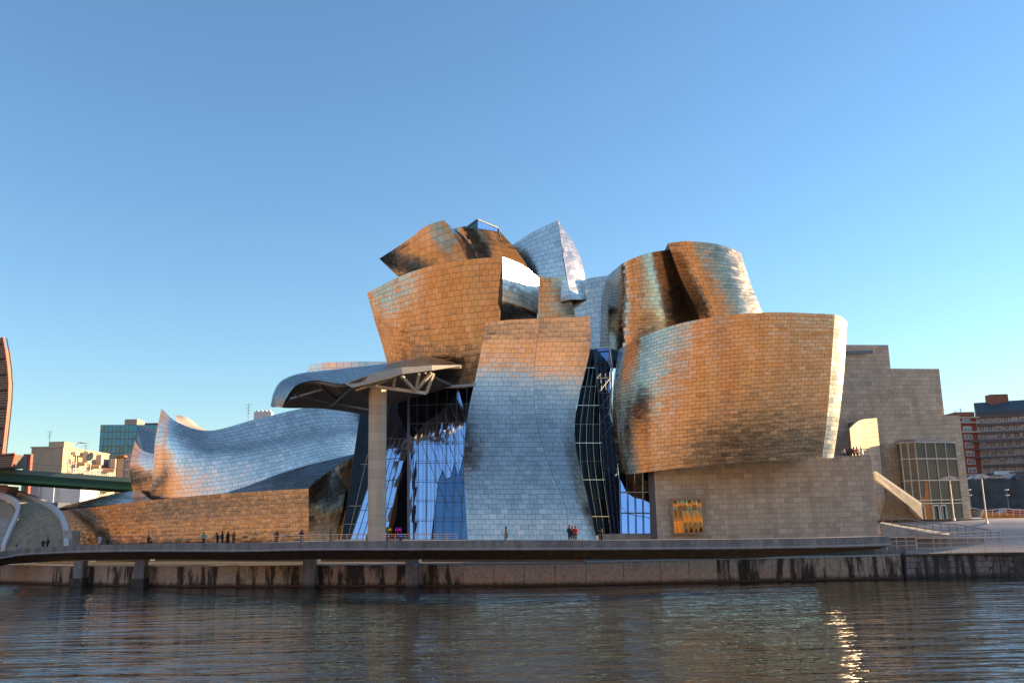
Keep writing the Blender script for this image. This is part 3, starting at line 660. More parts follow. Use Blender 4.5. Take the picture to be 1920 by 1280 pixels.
# stair with sloping parapet
st = [P(1640, 892, 130), P(1722, 962, 136)]
sp = MB(); a, b, c_, d = P(1641, 886, 130.5), P(1727, 946, 134.5), P(1731, 972, 134.5), P(1644, 900, 130.5)
sp.poly([d, P(1704, 947, 133.4), P(1724, 974, 134.5), P(1731, 974, 134.5), b, a], .7); sp.build('stair_parapet', M['stone_plain'], MUSEUM)
sp = MB(); sp.bar(a+np.array((0, .3, .06)), b+np.array((0, .3, .06)), .3); sp.build('parapet_coping', M['coping'], MUSEUM)
nt_ = 20; M['tread'] = plain('brown_stair_stone', (.30, .23, .155), .85, noise=.25, scale=1.5)
for i in range(nt_):
    t = i/(nt_-1); yy = 976-t*84; xr = 1733-t*90
    A_ = P(1645-t*3, yy, 135+t*3); B_ = P(max(xr-3, 1650), yy, 135+t*3+.2)
    m = MB(); m.prism([A_[:2], B_[:2], (B_[0], B_[1]+4), (A_[0], A_[1]+4)], A_[2]-.45, A_[2]); m.build('stair_tread', M['tread'], MUSEUM)
# glass entrance bay
gx0 = P(1694, 972, 141); gx1 = P(1706, 973, 136.5); gx2 = P(1728+2, 973, 135.8); gx3 = P(1806, 971, 138)
zb = gx2[2]-.05
tops = zat(gx2[0], gx2[1], 828)
bay = [(gx0[0], gx0[1]), (gx1[0]-.3, gx1[1]), (gx2[0], gx2[1]), (gx3[0], gx3[1])]
levels = [zb, zb+(tops-zb)*.205, zb+(tops-zb)*.245, zb+(tops-zb)*.50, zb+(tops-zb)*.78, tops]
M['bay_dark'] = plain('bay_interior', (.03, .05, .045), .8); M['orange_panel'] = plain('orange_interior_panel', (.55, .22, .05), .7, noise=.3, scale=1.0)
m = MB(); m.prism([(p[0]+.25, p[1]+.6) for p in bay]+[(gx3[0], 141.5)], zb, tops-.1); m.build('bay_interior', M['bay_dark'], MUSEUM)
for (a, b, nn) in ((bay[0], bay[1], 1), (bay[1], bay[2], 2), (bay[2], bay[3], 4)):
    for i in range(nn):
        p = np.array(a)+(np.array(b)-np.array(a))*i/nn; q = np.array(a)+(np.array(b)-np.array(a))*(i+1)/nn
        for j in range(5):
            if j == 1: continue
            m = MB(); m.poly([(p[0], p[1], levels[j]+.04), (q[0], q[1], levels[j]+.04), (q[0], q[1], levels[j+1]-.04), (p[0], p[1], levels[j+1]-.04)], .08)
            m.build('bay_glass_pane', M['glass_t'], MUSEUM)
        m = MB(); m.bar((p[0], p[1]-.08, zb), (p[0], p[1]-.08, tops), .09); m.build('mullion', M['mullion_l'], MUSEUM)
    for z in levels[1:]:
        m = MB(); m.bar((a[0], a[1]-.1, z), (b[0], b[1]-.1, z), .1 if z != tops else .2); m.build('transom', M['mullion_l'], MUSEUM)
m = MB(); m.bar((bay[3][0], bay[3][1], zb), (bay[3][0], bay[3][1], tops), .12); m.build('mullion', M['mullion'], MUSEUM)
m = MB(); m.prism([(p[0]-.1, p[1]-.3) for p in bay]+[(gx3[0], 142)], tops+.02, tops+.35); m.build('bay_roof', M['mullion'], MUSEUM)
dv = (np.array(bay[3])-np.array(bay[2]))/4
for k, w_ in ((-.35, 1), (1.05, 1), (1.75, 1)):
    p = np.array(bay[2])+dv*k; q = p+dv*.62; m = MB(); hgt = levels[1]-zb-.25
    for z0_, z1_, aa, bb in ((zb, zb+hgt, p, p+dv*.07), (zb, zb+hgt, q-dv*.07, q), (zb+hgt-.15, zb+hgt, p, q)):
        m.prism([(aa[0], aa[1]-.28), (bb[0], bb[1]-.28), (bb[0], bb[1]-.12), (aa[0], aa[1]-.12)], z0_, z1_)
    m.build('door', M['mullion_l'], MUSEUM)
p = np.array(bay[2])+dv*.12; q = p+dv*.8
m = MB(); pts = [(0, zb+.1), (1, zb+.1), (1, zb+(tops-zb)*.46), (.75, zb+(tops-zb)*.5), (.55, zb+(tops-zb)*.44), (.5, zb+(tops-zb)*.34), (.2, zb+(tops-zb)*.28), (0, zb+(tops-zb)*.32)]
m.poly([(p[0]+(q[0]-p[0])*t, p[1]+(q[1]-p[1])*t-.035, z) for t, z in pts], .03); m.build('orange_interior_panel', M['orange_panel'], MUSEUM)
# bronze mirror window on the river block
wn = MB(); wa = P(1259, 1001, 123.6); 
def wp(x, y): return P(x, y, 123.7)
wx = [(1258, 933), (1317, 931.5), (1321, 1000), (1262, 1002)]
fr = MB(); f = Surf([[wp(1262, 1002), wp(1321, 1000)], [wp(1258, 934), wp(1317, 932)]])
for u0, u1, v0, v1 in ((0, 1, 0, .05), (0, 1, .95, 1), (0, .05, 0, 1), (.95, 1, 0, 1), (.335, .355, 0, 1), (.645, .665, 0, 1), (0, 1, .655, .675), (-.06, 0, .55, .78), (1, 1.06, .55, .78)):
    e = (.0+.004*(u1-u0)); X = [f.G[0, 0]*(1-u)*(1-v)+f.G[0, 1]*u*(1-v)+f.G[1, 0]*(1-u)*v+f.G[1, 1]*u*v-np.array((0, e*10+.1, 0)) for u, v in ((u0, v0), (u1, v0), (u1, v1), (u0, v1))]
    fr.poly(X, .35)
WF = fr.build('bronze_window_frame', M['gold'], MUSEUM)
for i in range(3):
    for j, (v0, v1) in enumerate(((.05, .655), (.675, .95))):
        u0 = (.05, .355, .665)[i]; u1 = (.335, .645, .95)[i]
        for h in range(2):
            ua, ub_ = u0+(u1-u0)*h/2, u0+(u1-u0)*(h+1)/2
            t5 = np.linspace(0, 1, 7); UU, VV = np.meshgrid(ua+(ub_-ua)*t5, v0+(v1-v0)*t5); X = f(UU.ravel(), VV.ravel()); bl = np.outer(np.sin(t5*math.pi), np.sin(t5*math.pi)).ravel()
            X[:, 1] -= .1+bl*random.choice((.16, .22, -.08, .12)); mk('mirror_pane', X, [(r*7+c, r*7+c+1, r*7+c+8, r*7+c+7) for r in range(6) for c in range(6)], M['amber'], WF, True)  # bulge is shaped to bend the mirrored facades into a pattern
flush_pieces()
# ================================================================== FAR RIGHT: plaza, lamps, rails
MUSEUM['label'] = 'huge museum of curving titanium towers, pale limestone blocks and tilted glass'
g = [[(1697, 1037, 128), (1810, 1037, 128), (1960, 1036.5, 128), (2400, 1034, 128)],
     [(1697, 1024, 130), (1810, 1023, 130), (1960, 1021, 130), (2400, 1018, 130)],
     [(1640, 1002, 131.5), (1790, 1003, 132), (1960, 1001, 132), (2400, 996, 133)],
     [(1640, 984, 133.5), (1790, 985, 133.5), (1960, 984, 134), (2400, 978, 135)],
     [(1640, 976, 136), (1790, 974, 136), (1960, 973, 137), (2400, 966, 140)],
     [(1640, 974, 142), (1790, 972, 144), (1960, 970, 150), (2400, 962, 150)],
     [(1640, 972, 230), (1790, 970, 230), (1960, 966, 230), (2400, 956, 230)]]
f = Surf(g); t = np.linspace(0, 1, 25); U, V = np.meshgrid(t, t); X = f(U.ravel(), V.ravel())
PZA = mk('plaza', X, [(j*25+i, j*25+i+1, (j+1)*25+i+1, (j+1)*25+i) for j in range(24) for i in range(24)], M['pave'], smooth=True); PZA['kind'] = 'structure'
def ray_at(px, py, Y): return P(px, py, Y)
def railing(label, pts_top, drop, posts, mids, r=.05, mt='steel', cat='railing', group=None, name='railing'):
    """pts_top: handrail points; drop: height of the rail above its foot"""
    o = empty(name, label, cat, group=group)
    T = [np.array(p) for p in pts_top]; m = MB(); m.path(T, r*1.5, 6); m.build('handrail', M[mt], o)
    A = np.array(T); q = interp(A, np.linspace(0, 1, posts)) if len(T) == 2 else None
    if q is None:
        L = np.concatenate([[0], np.cumsum(np.linalg.norm(np.diff(A, axis=0), axis=1))]); s = np.linspace(0, L[-1], posts)
        q = np.array([[np.interp(x, L, A[:, k]) for k in range(3)] for x in s])
    for p in q:
        m = MB(); m.bar(p, p-np.array((0, 0, drop)), r, 5); m.build('post', M[mt], o)
    for k in range(mids):
        m = MB(); m.path([p-np.array((0, 0, drop*(k+1)/(mids+1))) for p in T], r*.55, 4); m.build('rail', M[mt], o)
    return o
railing('steel railing on the edge of the old stone quay at the right', [P(1718, 1008.5, 128.4), P(1800, 1007.6, 128.4), P(1925, 1005, 128.4), P(2100, 1001, 128.4)], 2.0, 13, 2, .05)
railing('short pale steel railing where the walkway meets the old quay wall', [P(1662, 1007, 127.2), P(1716, 1005.5, 128)], 1.7, 4, 2, .05)
railing('dark handrail zigzagging down the ramp beside the limestone block', [P(1656, 966, 129), P(1696, 971, 129.2), P(1760, 982, 129.8), P(1790, 982, 130), P(1872, 996, 130.3)], 1.3, 15, 2, .045, 'mullion')
railing('long low handrail on top of the grey ramp parapet', [P(1560, 1005, 129.6), P(1700, 1000.5, 129.6), P(1875, 994.5, 129.7)], .9, 12, 1, .06)
railing('railing with an orange toned handrail along the street ramp at far right', [P(1822, 952, 150), P(1850, 956.5, 150), P(1880, 953, 150), P(1925, 956, 150)], 1.1, 9, 2, .05)
mb = MB(); A_ = [P(1650, 1031, 128.6), P(1848, 1023.5, 130.6)]; tz = [zat(A_[0][0], A_[0][1], 1007), zat(A_[1][0], A_[1][1], 1009)]
mb.prism([A_[0][:2], A_[1][:2], (A_[1][0], A_[1][1]+.4), (A_[0][0], A_[0][1]+.4)], [3, A_[1][2]-.6]*1+[A_[1][2]-.6, 3], [tz[0], tz[1], tz[1], tz[0]])
tag(mb.build('ramp_parapet', M['conc']), 'dark grey concrete ramp parapet behind the quay railing', 'parapet')
rp = MB(); q = [P(1650, 980, 128.2), P(1740, 998, 128.4), P(1800, 1004, 128.6), P(1655, 1006, 128.2)]
rp.poly(q, .4); tag(rp.build('ramp_wall', M['stone_plain']), 'pale sloping side wall of the ramp under the zigzag handrail', 'wall')
rp = MB(); q = [P(1648, 980, 128.2), P(1680, 988, 128.3), P(1740, 999, 128.4), P(1780, 999, 130.5), P(1700, 984, 130.5), P(1655, 978, 130.5)]
rp.poly(q, .2, (0, 0, -1)); tag(rp.build('ramp', M['coping']), kind='structure')
rp = MB(); q = [P(1843, 958, 152), P(1925, 966, 152), P(1925, 972, 152), P(1843, 972, 152)]
rp.poly(q, .5); tag(rp.build('ramp_side_wall', M['orange_panel']), 'orange tinted ramp side wall beyond the plaza at far right', 'wall')
def wedge_lamp(px, pyb, Y, pyt, label):
    b = P(px, pyb, Y); h = zat(b[0], Y, pyt)-b[2]; o = empty('plaza_lamp', label, 'street lamp', b, 'twin headed plaza lamps')
    m = MB(); m.bar((0, 0, 0), (0, 0, h), .11, 8, .08); m.build('pole', M['mullion_l'], o)
    m = MB(); m.bar((0, 0, 0), (0, 0, .35), .2, 8, .16); m.build('base', M['mullion_l'], o)
    for s in (-1, 1):
        m = MB(); m.add([(s*.12, -.35, h), (s*1.15, -.45, h-.35), (s*1.15, .45, h-.35), (s*.12, .35, h), (s*.12, -.2, h-.45), (s*.95, -.3, h-.5), (s*.95, .3, h-.5), (s*.12, .2, h-.45)],
              [(0, 1, 2, 3), (7, 6, 5, 4), (0, 4, 5, 1), (1, 5, 6, 2), (2, 6, 7, 3), (3, 7, 4, 0)]); m.build('lamp_head', M['white'], o)
wedge_lamp(1850.5, 981, 134.2, 889, 'twin headed lamp post standing free on the open plaza')
wedge_lamp(1789, 975.5, 133.5, 892, 'twin headed lamp post in front of the glass entrance bay')
# dark round planter by the far railing
b = P(1829, 968, 148); o = empty('round_planter', 'dark round planter by the corner of the limestone entrance block', 'planter', b)
m = MB(); m.lathe((0, 0, 0), [(.9, 0), (1.3, .9), (1.35, 1.0), (1.2, 1.0), (1.1, .8), (0, .8)], 14); m.build('bowl', M['mullion'], o)
m = MB()
for i in range(60):
    a = random.uniform(0, 6.28); r_ = random.uniform(0, 1.1); c = np.array((r_*math.cos(a), r_*math.sin(a), .8)); d_ = np.array((random.uniform(-.3, .3), random.uniform(-.3, .3), random.uniform(.2, .6)))
    m.add([c, c+d_, c+d_*.6+np.array((.12, 0, 0))], [(0, 1, 2)])
M['leaf'] = plain('dark_foliage', (.05, .07, .03), .8, noise=.4, scale=6)
m.build('plants', M['leaf'], o)

# ================================================================== FAR RIGHT: apartments, retaining wall, hill
STZ = 16.6
M['brick_r'] = plain('red_brick', (.36, .085, .045), .85, noise=.2, scale=2); M['grey_ren'] = plain('grey_render', (.42, .365, .34), .8, noise=.2, scale=.3)
M['brown_bal'] = plain('brown_balcony', (.17, .12, .10), .8, noise=.2); M['slate'] = plain('slate_roof', (.07, .085, .09), .6)
M['win'] = plain('window_glass', (.10, .13, .15), .08, .3, spec=.8); M['blind'] = plain('pale_blind', (.50, .52, .50), .7); M['tan'] = plain('tan_render', (.46, .37, .25), .85, noise=.12, scale=.4)
M['cream'] = plain('cream_render', (.55, .46, .34), .85, noise=.12, scale=.3); M['roof_t'] = plain('terracotta_roof', (.33, .13, .07), .8, noise=.2, scale=1)
M['asphalt'] = plain('asphalt', (.055, .055, .06), .9)
def facade(o, a, b, z0, floors, bays, fh, wm, win_w=.5, win_h=.5, frame='white', skip=(), base=0, wname='window'):
    a = np.array(a); b = np.array(b); d = b-a; L = np.linalg.norm(d); d = d/L; n = np.array((d[1], -d[0])); bw = L/bays
    for fl in range(floors):
        for k in range(bays):
            if (fl, k) in skip: continue
            c = a+d*bw*(k+.5); zc = z0+base+fh*(fl+.5); ww = bw*win_w/2; wh = fh*win_h/2; m = MB(); rz = math.atan2(d[1], d[0])
            e = n*.06
            for (dx, dz, sx, sz) in ((0, wh+.06, ww*2+.24, .12), (0, -wh-.06, ww*2+.24, .12), (-ww-.06, 0, .12, wh*2), (ww+.06, 0, .12, wh*2), (0, 0, .08, wh*2)):
                p = c+d*dx+e; m.box((p[0], p[1], zc+dz), (sx, .16, sz), rz)
            w_ = m.build(wname, M[frame], o)
            m = MB(); p = c-n*.015; m.box((p[0], p[1], zc), (ww*2, .08, wh*2), rz); m.build('pane', M['win'], w_)
            if random.random() < .55:
                q = random.choice((.3, .5, .8)); m = MB(); p = c+n*.05; m.box((p[0], p[1], zc+wh*(1-q)), (ww*2, .05, wh*2*q), rz); m.build('blind', M['blind'], w_)
def block(name, label, cat, a, b, depth, z0, z1, wm, group=None):
    o = empty(name, label, cat, (0, 0, 0), group)
    a = np.array(a); b = np.array(b); d = (b-a)/np.linalg.norm(b-a); n = np.array((-d[1], d[0]))*depth
    m = MB(); m.prism([a, b, b+n, a+n], z0, z1); m.build('wall', M[wm], o); return o, a, b, d, n
Y0 = 252
pa = P(1800, 905, Y0); pb_ = P(1838, 905, Y0+2); pa[0] -= 1.0
zt = zat(pb_[0], Y0, 780)
o, a, b, d, n = block('brick_apartment_block', 'narrow red brick apartment block rising beside the limestone museum wall', 'building', P(1806, 905, Y0)[:2], P(1845, 905, Y0+1)[:2], 14, STZ-2, zt, 'brick_r')
nf = 8; fh = (zt-STZ)/nf
facade(o, a, b, STZ, nf, 1, fh, 'brick_r', .36, .52)
for z in (STZ+fh*.95, zt-fh*1.9, zt-.3, zt-fh*.75):
    m = MB(); m.box(((a[0]+b[0])/2, a[1]-.15+.5, z), (np.linalg.norm(b-a)+.5, 1.2, .4)); m.build('cornice', M['cream'], o)
for x_ in (a, b):
    m = MB(); m.box((x_[0], x_[1]-.02, (STZ+zt)/2), (.45, .5, zt-STZ)); m.build('corner_strip', M['cream'], o)
m = MB(); m.box(((a[0]+b[0])/2, a[1]+7, zt+.7), (5.5, 12, 1.3)); m.build('roof', M['roof_t'], o)
a = P(1846, 905, Y0+1.2)[:2]; b = P(2110, 905, Y0-12)[:2]
zt = zat(a[0], a[1], 781)
o, a, b, d, n = block('grey_apartment_block', 'long grey apartment block with brown balconies and slate roof at the far right', 'building', a, b, 14, STZ-2, zt, 'grey_ren')
nf = 8; fh = (zt-STZ)/nf; L = np.linalg.norm(b-a); rz = math.atan2(d[1], d[0])
facade(o, a, b, STZ, nf, 16, fh, 'grey_ren', .55, .55)
for fl in range(1, nf+1):
    thick = fh*.30 if fl in (1, 2, 5, 6, 7, 8) else .3
    c = (a+b)/2 - np.array((-d[1], d[0]))*.45
    if fl in (1, 2, 6, 7, 8): m = MB(); m.box((c[0], c[1], STZ+fh*fl-.2), (L, 1.1, thick), rz); m.build('balcony', M['brown_bal'], o)
    else:
        for k in range(5):
            c2 = a+d*L*(k+.5)/5-np.array((-d[1], d[0]))*.4; m = MB(); m.box((c2[0]-3.0, c2[1], STZ+fh*fl-.1), (6.5, 1.0, thick*1.0), rz); m.build('balcony', M['brown_bal'], o)
for k in range(0, 17):
    c = a+d*L*k/16-np.array((-d[1], d[0]))*.3; m = MB(); m.box((c[0], c[1], STZ+fh*3), (.55, .7, fh*5.6), rz); m.build('pilaster', M['grey_ren'], o)
m = MB(); off = np.array((-d[1], d[0])); q = [a-off*.8, b-off*.8, b+off*6, a+off*6]
m.prism(q, zt+.02, [zt+1.2, zt+1.2, zt+4.5, zt+4.5]); m.build('roof', M['slate'], o)
m = MB(); c = a+d*6+off*6; m.box((c[0], c[1], zt+4.6), (5, 3, 3.6)); m.build('chimney', M['roof_t'], o)
for k in (14, 18, 24, 27): 
    c = a+d*k+off*6; m = MB(); m.box((c[0], c[1], zt+4.6), (.9, .9, 2)); m.build('chimney', M['brick_r'], o)
def antenna(px, pyt, pyb, Y, label):
    b_ = P(px, pyb, Y); zt_ = zat(b_[0], Y, pyt); o = empty('roof_antenna', label, 'antenna', b_, 'rooftop antennas'); h = zt_-b_[2]
    m = MB(); m.bar((0, 0, -1.5), (0, 0, h), .07*Y/250, 5); m.build('mast', M['mullion'], o)
    m = MB()
    for k in range(4): m.bar((-.9+.15*k, 0, h*(.95-.16*k)), (.9-.15*k, 0, h*(.95-.16*k)+.1), .05*Y/250, 4)
    m.build('cross_arm', M['mullion'], o)
antenna(1840, 754, 773, 258, 'tall thin antenna on the slate roof of the grey apartments'); antenna(1802, 765, 777, 256, 'bent aerial on the red brick apartment roof')
antenna(1793, 768, 778, 300, 'small aerial just left of the red brick apartments')
# retaining wall, street
m = MB(); ra = P(1790, 930, 232); rb = P(2300, 930, 225)
m.prism([ra[:2], rb[:2], (rb[0], 300), (ra[0], 300)], 2, STZ); RW = tag(m.build('retaining_wall', plain('dark_retaining_wall', (.09, .09, .09), .9, noise=.4, scale=.5)), 'dark retaining wall holding up the street below the apartments', 'wall')
m = MB(); m.prism([(ra[0], ra[1]+.6), (rb[0], rb[1]+.6), (rb[0], 299), (ra[0], 299)], STZ+.001, STZ+.02); tag(m.build('upper_street', M['asphalt']), kind='structure')
railing('thin street railing on top of the dark retaining wall', [(ra[0], ra[1]+.3, STZ+1.1), (rb[0], rb[1]+.3, STZ+1.1)], 1.1, 40, 2, .04, 'mullion')
def car(px, Y, z, colname, label, L=4.3, van=False, rz=0, cat='car'):
    b_ = PZ(px, 900, z) if False else np.array((P(px, 905, Y)[0], Y, z)); o = empty('parked_car' if not van else 'delivery_van', label, cat, b_, 'vehicles on the upper street')
    o.rotation_euler = (0, 0, rz); h = 1.45 if not van else 2.3; wd = 1.75; hl = L/2
    pf = ([(-hl, .35), (-hl, .85), (-hl*.75, .95), (-hl*.5, h-.05), (hl*.35, h), (hl*.62, .95), (hl, .8), (hl, .35)] if not van else [(-hl, .35), (-hl, h), (hl*.45, h), (hl*.75, 1.3), (hl, 1.1), (hl, .35)])
    m = MB(); k = len(pf); v = [(x, -wd/2, zz) for x, zz in pf]+[(x, wd/2, zz) for x, zz in pf]
    m.add(v, [tuple(range(k)), tuple(range(2*k-1, k-1, -1))]+[(i, k+i, k+(i+1) % k, (i+1) % k) for i in range(k)]); m.build('body', M[colname], o)
    m = MB()
    if van: m.box((hl*.35, 0, h-.5), (hl*.55, wd+.03, .5))
    else: m.add([(-hl*.65, -wd/2-.02, 1.0), (hl*.5, -wd/2-.02, 1.0), (hl*.3, -wd/2-.02, h-.12), (-hl*.45, -wd/2-.02, h-.1)], [(0, 1, 2, 3)])
    m.build('side_window', M['win'], o)
    for x in (-hl*.62, hl*.62):
        for y in (-wd/2, wd/2):
            m = MB(); m.bar((x, y-.12, .33), (x, y+.12, .33), .33, 12); m.build('wheel', M['mullion'], o)
    return o
M['car_w'] = plain('white_car_paint', (.7, .7, .7), .3); M['car_r'] = plain('red_car_paint', (.5, .03, .02), .3); M['car_s'] = plain('silver_car_paint', (.4, .41, .43), .3, .6); M['car_b'] = plain('blue_car_paint', (.04, .07, .16), .3)
car(1832, 237, STZ+.02, 'car_w', 'white car at the left end of the upper street by the red brick block'); car(1852, 239, STZ+.02, 'car_r', 'red car on the street above the dark retaining wall')
car(1870, 237, STZ+.02, 'car_s', 'silver car between the red car and the white van'); car(1890, 238, STZ+.02, 'car_w', 'white van parked on the street above the retaining wall', 5.6, True, 0, 'van')
car(1914, 237, STZ+.02, 'car_b', 'dark blue car at the right end of the upper street')
car(1897, 200, P(1900, 966, 200)[2]-.05, 'car_r', 'small red car seen through the railing at the far right', 4); car(1882, 201, P(1900, 966, 200)[2]-.05, 'car_s', 'silver car seen through the railing below the retaining wall', 4)
for px, lab in ((1893, 'white double lamp in front of the dark retaining wall'), (1822, 'dark pole lamp at the left end of the retaining wall')):
    b_ = P(px, 962, 205); o = empty('street_lamp', lab, 'street lamp', b_); m = MB(); m.bar((0, 0, 0), (0, 0, 5.2), .08, 6); m.build('pole', M['mullion'], o)
    for z in (4.0, 5.2): m = MB(); m.lathe((0, 0, z), [(0, .15), (.45, .05), (.45, -.05), (.05, -.2)], 10); m.build('lamp_head', M['white'], o)
def hill(name, xs, ys, hf, m_, base=-4):
    v = []; n1 = len(xs)
    for y in ys:
        for x in xs: v.append((x, y, base+hf(x, y)))
    return tag(mk(name, v, [(j*n1+i, j*n1+i+1, (j+1)*n1+i+1, (j+1)*n1+i) for j in range(len(ys)-1) for i in range(n1-1)], m_, smooth=True), kind='structure')
M['hill_far'] = plain('distant_hill', (.22, .20, .17), .95, noise=.35, scale=.02)
def hf1(x, y):
    t = max(0, min(1, (y-900)/500)); r_ = max(0, min(1, (x-620)/700)); return (70+r_*130+8*math.sin(x*.013)+5*math.sin(x*.041))*math.sin(t*math.pi*.5)*max(0, min(1, (x-200)/260))
hill('distant_hill', np.linspace(200, 2600, 90), np.linspace(880, 1600, 14), hf1, M['hill_far'])

# ================================================================== LEFT: bridge, arch, stairs, buildings
DZ = 20.5; A0 = PZ(-330, 861, DZ); A1_ = PZ(0, 877.5, DZ); A2_ = P(246, 895.5, 177)
dirb = (A2_-A1_); dirb /= np.linalg.norm(dirb[:2]); s0 = A1_-dirb*150; s1 = A2_+dirb*70; nb = np.array((-dirb[1], dirb[0], 0)); zs = s1[2]-s0[2]; s0z = s0[2]-DZ
BR = empty('road_bridge', 'green steel road bridge crossing above the left end of the museum', 'bridge')
def lng(name, o0, o1, z0, z1, m_, parent=BR):
    m = MB(); zz = [s0z, s0z+zs, s0z+zs, s0z]; m.prism([(s0+nb*o0)[:2], (s1+nb*o0)[:2], (s1+nb*o1)[:2], (s0+nb*o1)[:2]], [z0+q for q in zz], [z1+q for q in zz]); return m.build(name, M[m_] if isinstance(m_, str) else m_, parent)
lng('edge_beam', -.25, .6, DZ-.85, DZ, 'green_l'); lng('girder', 0, .5, DZ-2.3, DZ-.855, 'green'); lng('edge_beam', 23, 23.6, DZ-.8, DZ, 'green_l'); lng('girder', 22.6, 23, DZ-2.1, DZ-.85, 'green')
lng('deck', .52, 22.9, DZ-1.3, DZ-.15, 'soffit')
for k in range(14):
    m = MB(); c = s0+dirb*(10+k*17); p = [c+nb*.52, c+dirb*.5+nb*.52, c+dirb*.5+nb*22.5, c+nb*22.5]; m.prism([q[:2] for q in p], c[2]-2.0, c[2]-1.33); m.build('cross_beam', M['soffit'], BR)
m = MB(); T = [s0+nb*.1+np.array((0, 0, 1.25)), s1+nb*.1+np.array((0, 0, 1.25))]; m.path(T, .05, 4); m.build('handrail', M['mullion'], BR)
m = MB(); T2 = [t_-np.array((0, 0, .6)) for t_ in T]; m.path(T2, .03, 4); m.build('rail', M['mullion'], BR)
for k in range(60):
    c = s0+dirb*(k*3.9)+nb*.1; m = MB(); m.bar(c, c+np.array((0, 0, 1.25)), .045, 4); m.build('post', M['mullion'], BR)
# red arch (right leg)
AR = empty('arch_portal', 'tall curved red edged steel arch over the bridge at the left edge', 'arch')
er = [(7, 633), (12, 660), (16, 690), (18, 720), (17, 750), (13, 790), (9, 825), (6, 850), (3, 872)]
er = [(x, y) for x, y in er]; R_ = [P(x, y, 175) for x, y in er]; Lf = [P(x-62-(i*2), y+8, 178) for i, (x, y) in enumerate(er)]
m = MB(); v = R_+Lf+[p+np.array((-6.5, 9, 0)) for p in R_]+[p+np.array((3, 9, 0)) for p in Lf]; n_ = len(R_); fs = []
for i in range(n_-1): fs += [(i, i+1, n_+i+1, n_+i), (2*n_+i, 3*n_+i, 3*n_+i+1, 2*n_+i+1), (i, 2*n_+i, 2*n_+i+1, i+1), (n_+i, n_+i+1, 3*n_+i+1, 3*n_+i)]
fs += [(0, n_, 3*n_, 2*n_), (n_-1, 3*n_-1, 4*n_-1, 2*n_-1)]
m.add(v, fs); m.build('core', M['lattice'], AR)
m = MB(); m.path([p+np.array((0, -.35, 0)) for p in R_], .28, 6); m.build('edge_tube', M['red_edge'], AR)
m = MB(); m.path([p+np.array((.3, .5, 0)) for p in R_], .12, 6); m.build('inner_tube', M['soffit'], AR)
RA = np.array(R_); LA = np.array(Lf)
for k in range(58):
    t_ = k/57; a = interp(RA, np.array([t_]))[0]; b = interp(LA, np.array([t_]))[0]; m = MB(); big = k % 7 == 3
    m.bar(a+np.array((0, -.15, 0)), b+np.array((0, -.15, 0)), .22 if big else .1, 4); m.build('cross_bar' if big else 'slat', M['soffit' if big else 'tan'], AR)
LW = empty('lower_arch_leg', 'red framed slatted leg of the arch beside and below the bridge', 'arch leg')
for q, zz in (([(-40, 856, 166), (29, 851, 166), (22, 876, 166), (-40, 880, 166)], 0), ([(-40, 908, 172), (15, 911, 172), (7, 934, 172), (-40, 934, 172)], 0)):
    m = MB(); X = [P(*c) for c in q]; m.poly(X, 4); m.build('cladding', M['lattice'], LW)
    for a, b in ((0, 1), (1, 2)): m = MB(); m.bar(X[a]-np.array((0, .2, 0)), X[b]-np.array((0, .2, 0)), .22, 6); m.build('edge_tube', M['red_edge'], LW)
    for k in range(1, 6):
        a = X[0]+(X[3]-X[0])*k/6; b = X[1]+(X[2]-X[1])*k/6; m = MB(); m.bar(a-np.array((0, .12, 0)), b-np.array((0, .12, 0)), .1, 4); m.build('slat', M['tan'], LW)
# sweeping stair
SW = empty('sweeping_stair', 'curved stone stair between pale kerbs climbing under the bridge at left', 'stair')
lk = [(10, 1032, 157.5), (22, 1003, 160), (34, 975, 163), (38, 962, 165), (34, 950, 167), (22, 941, 169), (0, 934, 172), (-25, 929, 175)]
rk = [(120, 1030, 157), (119, 1003, 160), (114, 984, 163), (106, 970, 166), (93, 958, 169), (76, 948, 172), (50, 938, 176), (22, 928, 181)]
LK = np.array([P(*q) for q in lk]); RK = np.array([P(*q) for q in rk])
tt = np.linspace(0, 1, 27)
Lq = interp(LK, tt); Rq = interp(RK, tt)
for i in range(26):
    a, b = Lq[i], Rq[i]; c, d = Rq[i+1], Lq[i+1]; z_ = (a[2]+b[2])/2; z1_ = (c[2]+d[2])/2
    m = MB(); m.prism([a[:2], b[:2], c[:2], d[:2]], z_-1, max(z1_, z_)-.05); o = m.build('stair_tread', plain('stair_stone', (.36, .34, .26), .85, noise=.25, scale=1.2) if i == 0 else bpy.data.materials['stair_stone'], SW)
for K_, s_ in ((Lq, -1), (Rq, 1)):
    v = []; 
    for p in K_: v += [p+np.array((0, -.2, .1)), p+np.array((s_*.75, 0, .1)), p+np.array((s_*.75, 0, 1.15)), p+np.array((0, -.2, 1.15))]
    fs = []
    for i in range(26):
        for k in range(4): a = i*4+k; b = i*4+(k+1) % 4; fs.append((a, b, b+4, a+4))
    mk('kerb', v, fs+[(0, 1, 2, 3)], M['white'], SW)
m = MB(); m.poly([P(-60, 1036, 158), P(12, 1032, 158), P(34, 974, 163.5), P(-60, 974, 163.5)], .5); m.build('flank_wall', M['stone_plain'], SW)
m = MB(); m.poly([P(-60, 974, 166), P(30, 974, 166), P(37, 962, 167), P(32, 950, 169), P(20, 942, 170), P(-60, 930, 172)], .5); m.build('flank_wall', M['tan'], SW)
m = MB(); m.poly([P(119, 1030, 157.5), P(135, 1030, 157.5), P(135, 996, 158), P(119, 994, 158)], 3); m.build('flank_wall', M['stone_plain'], SW)
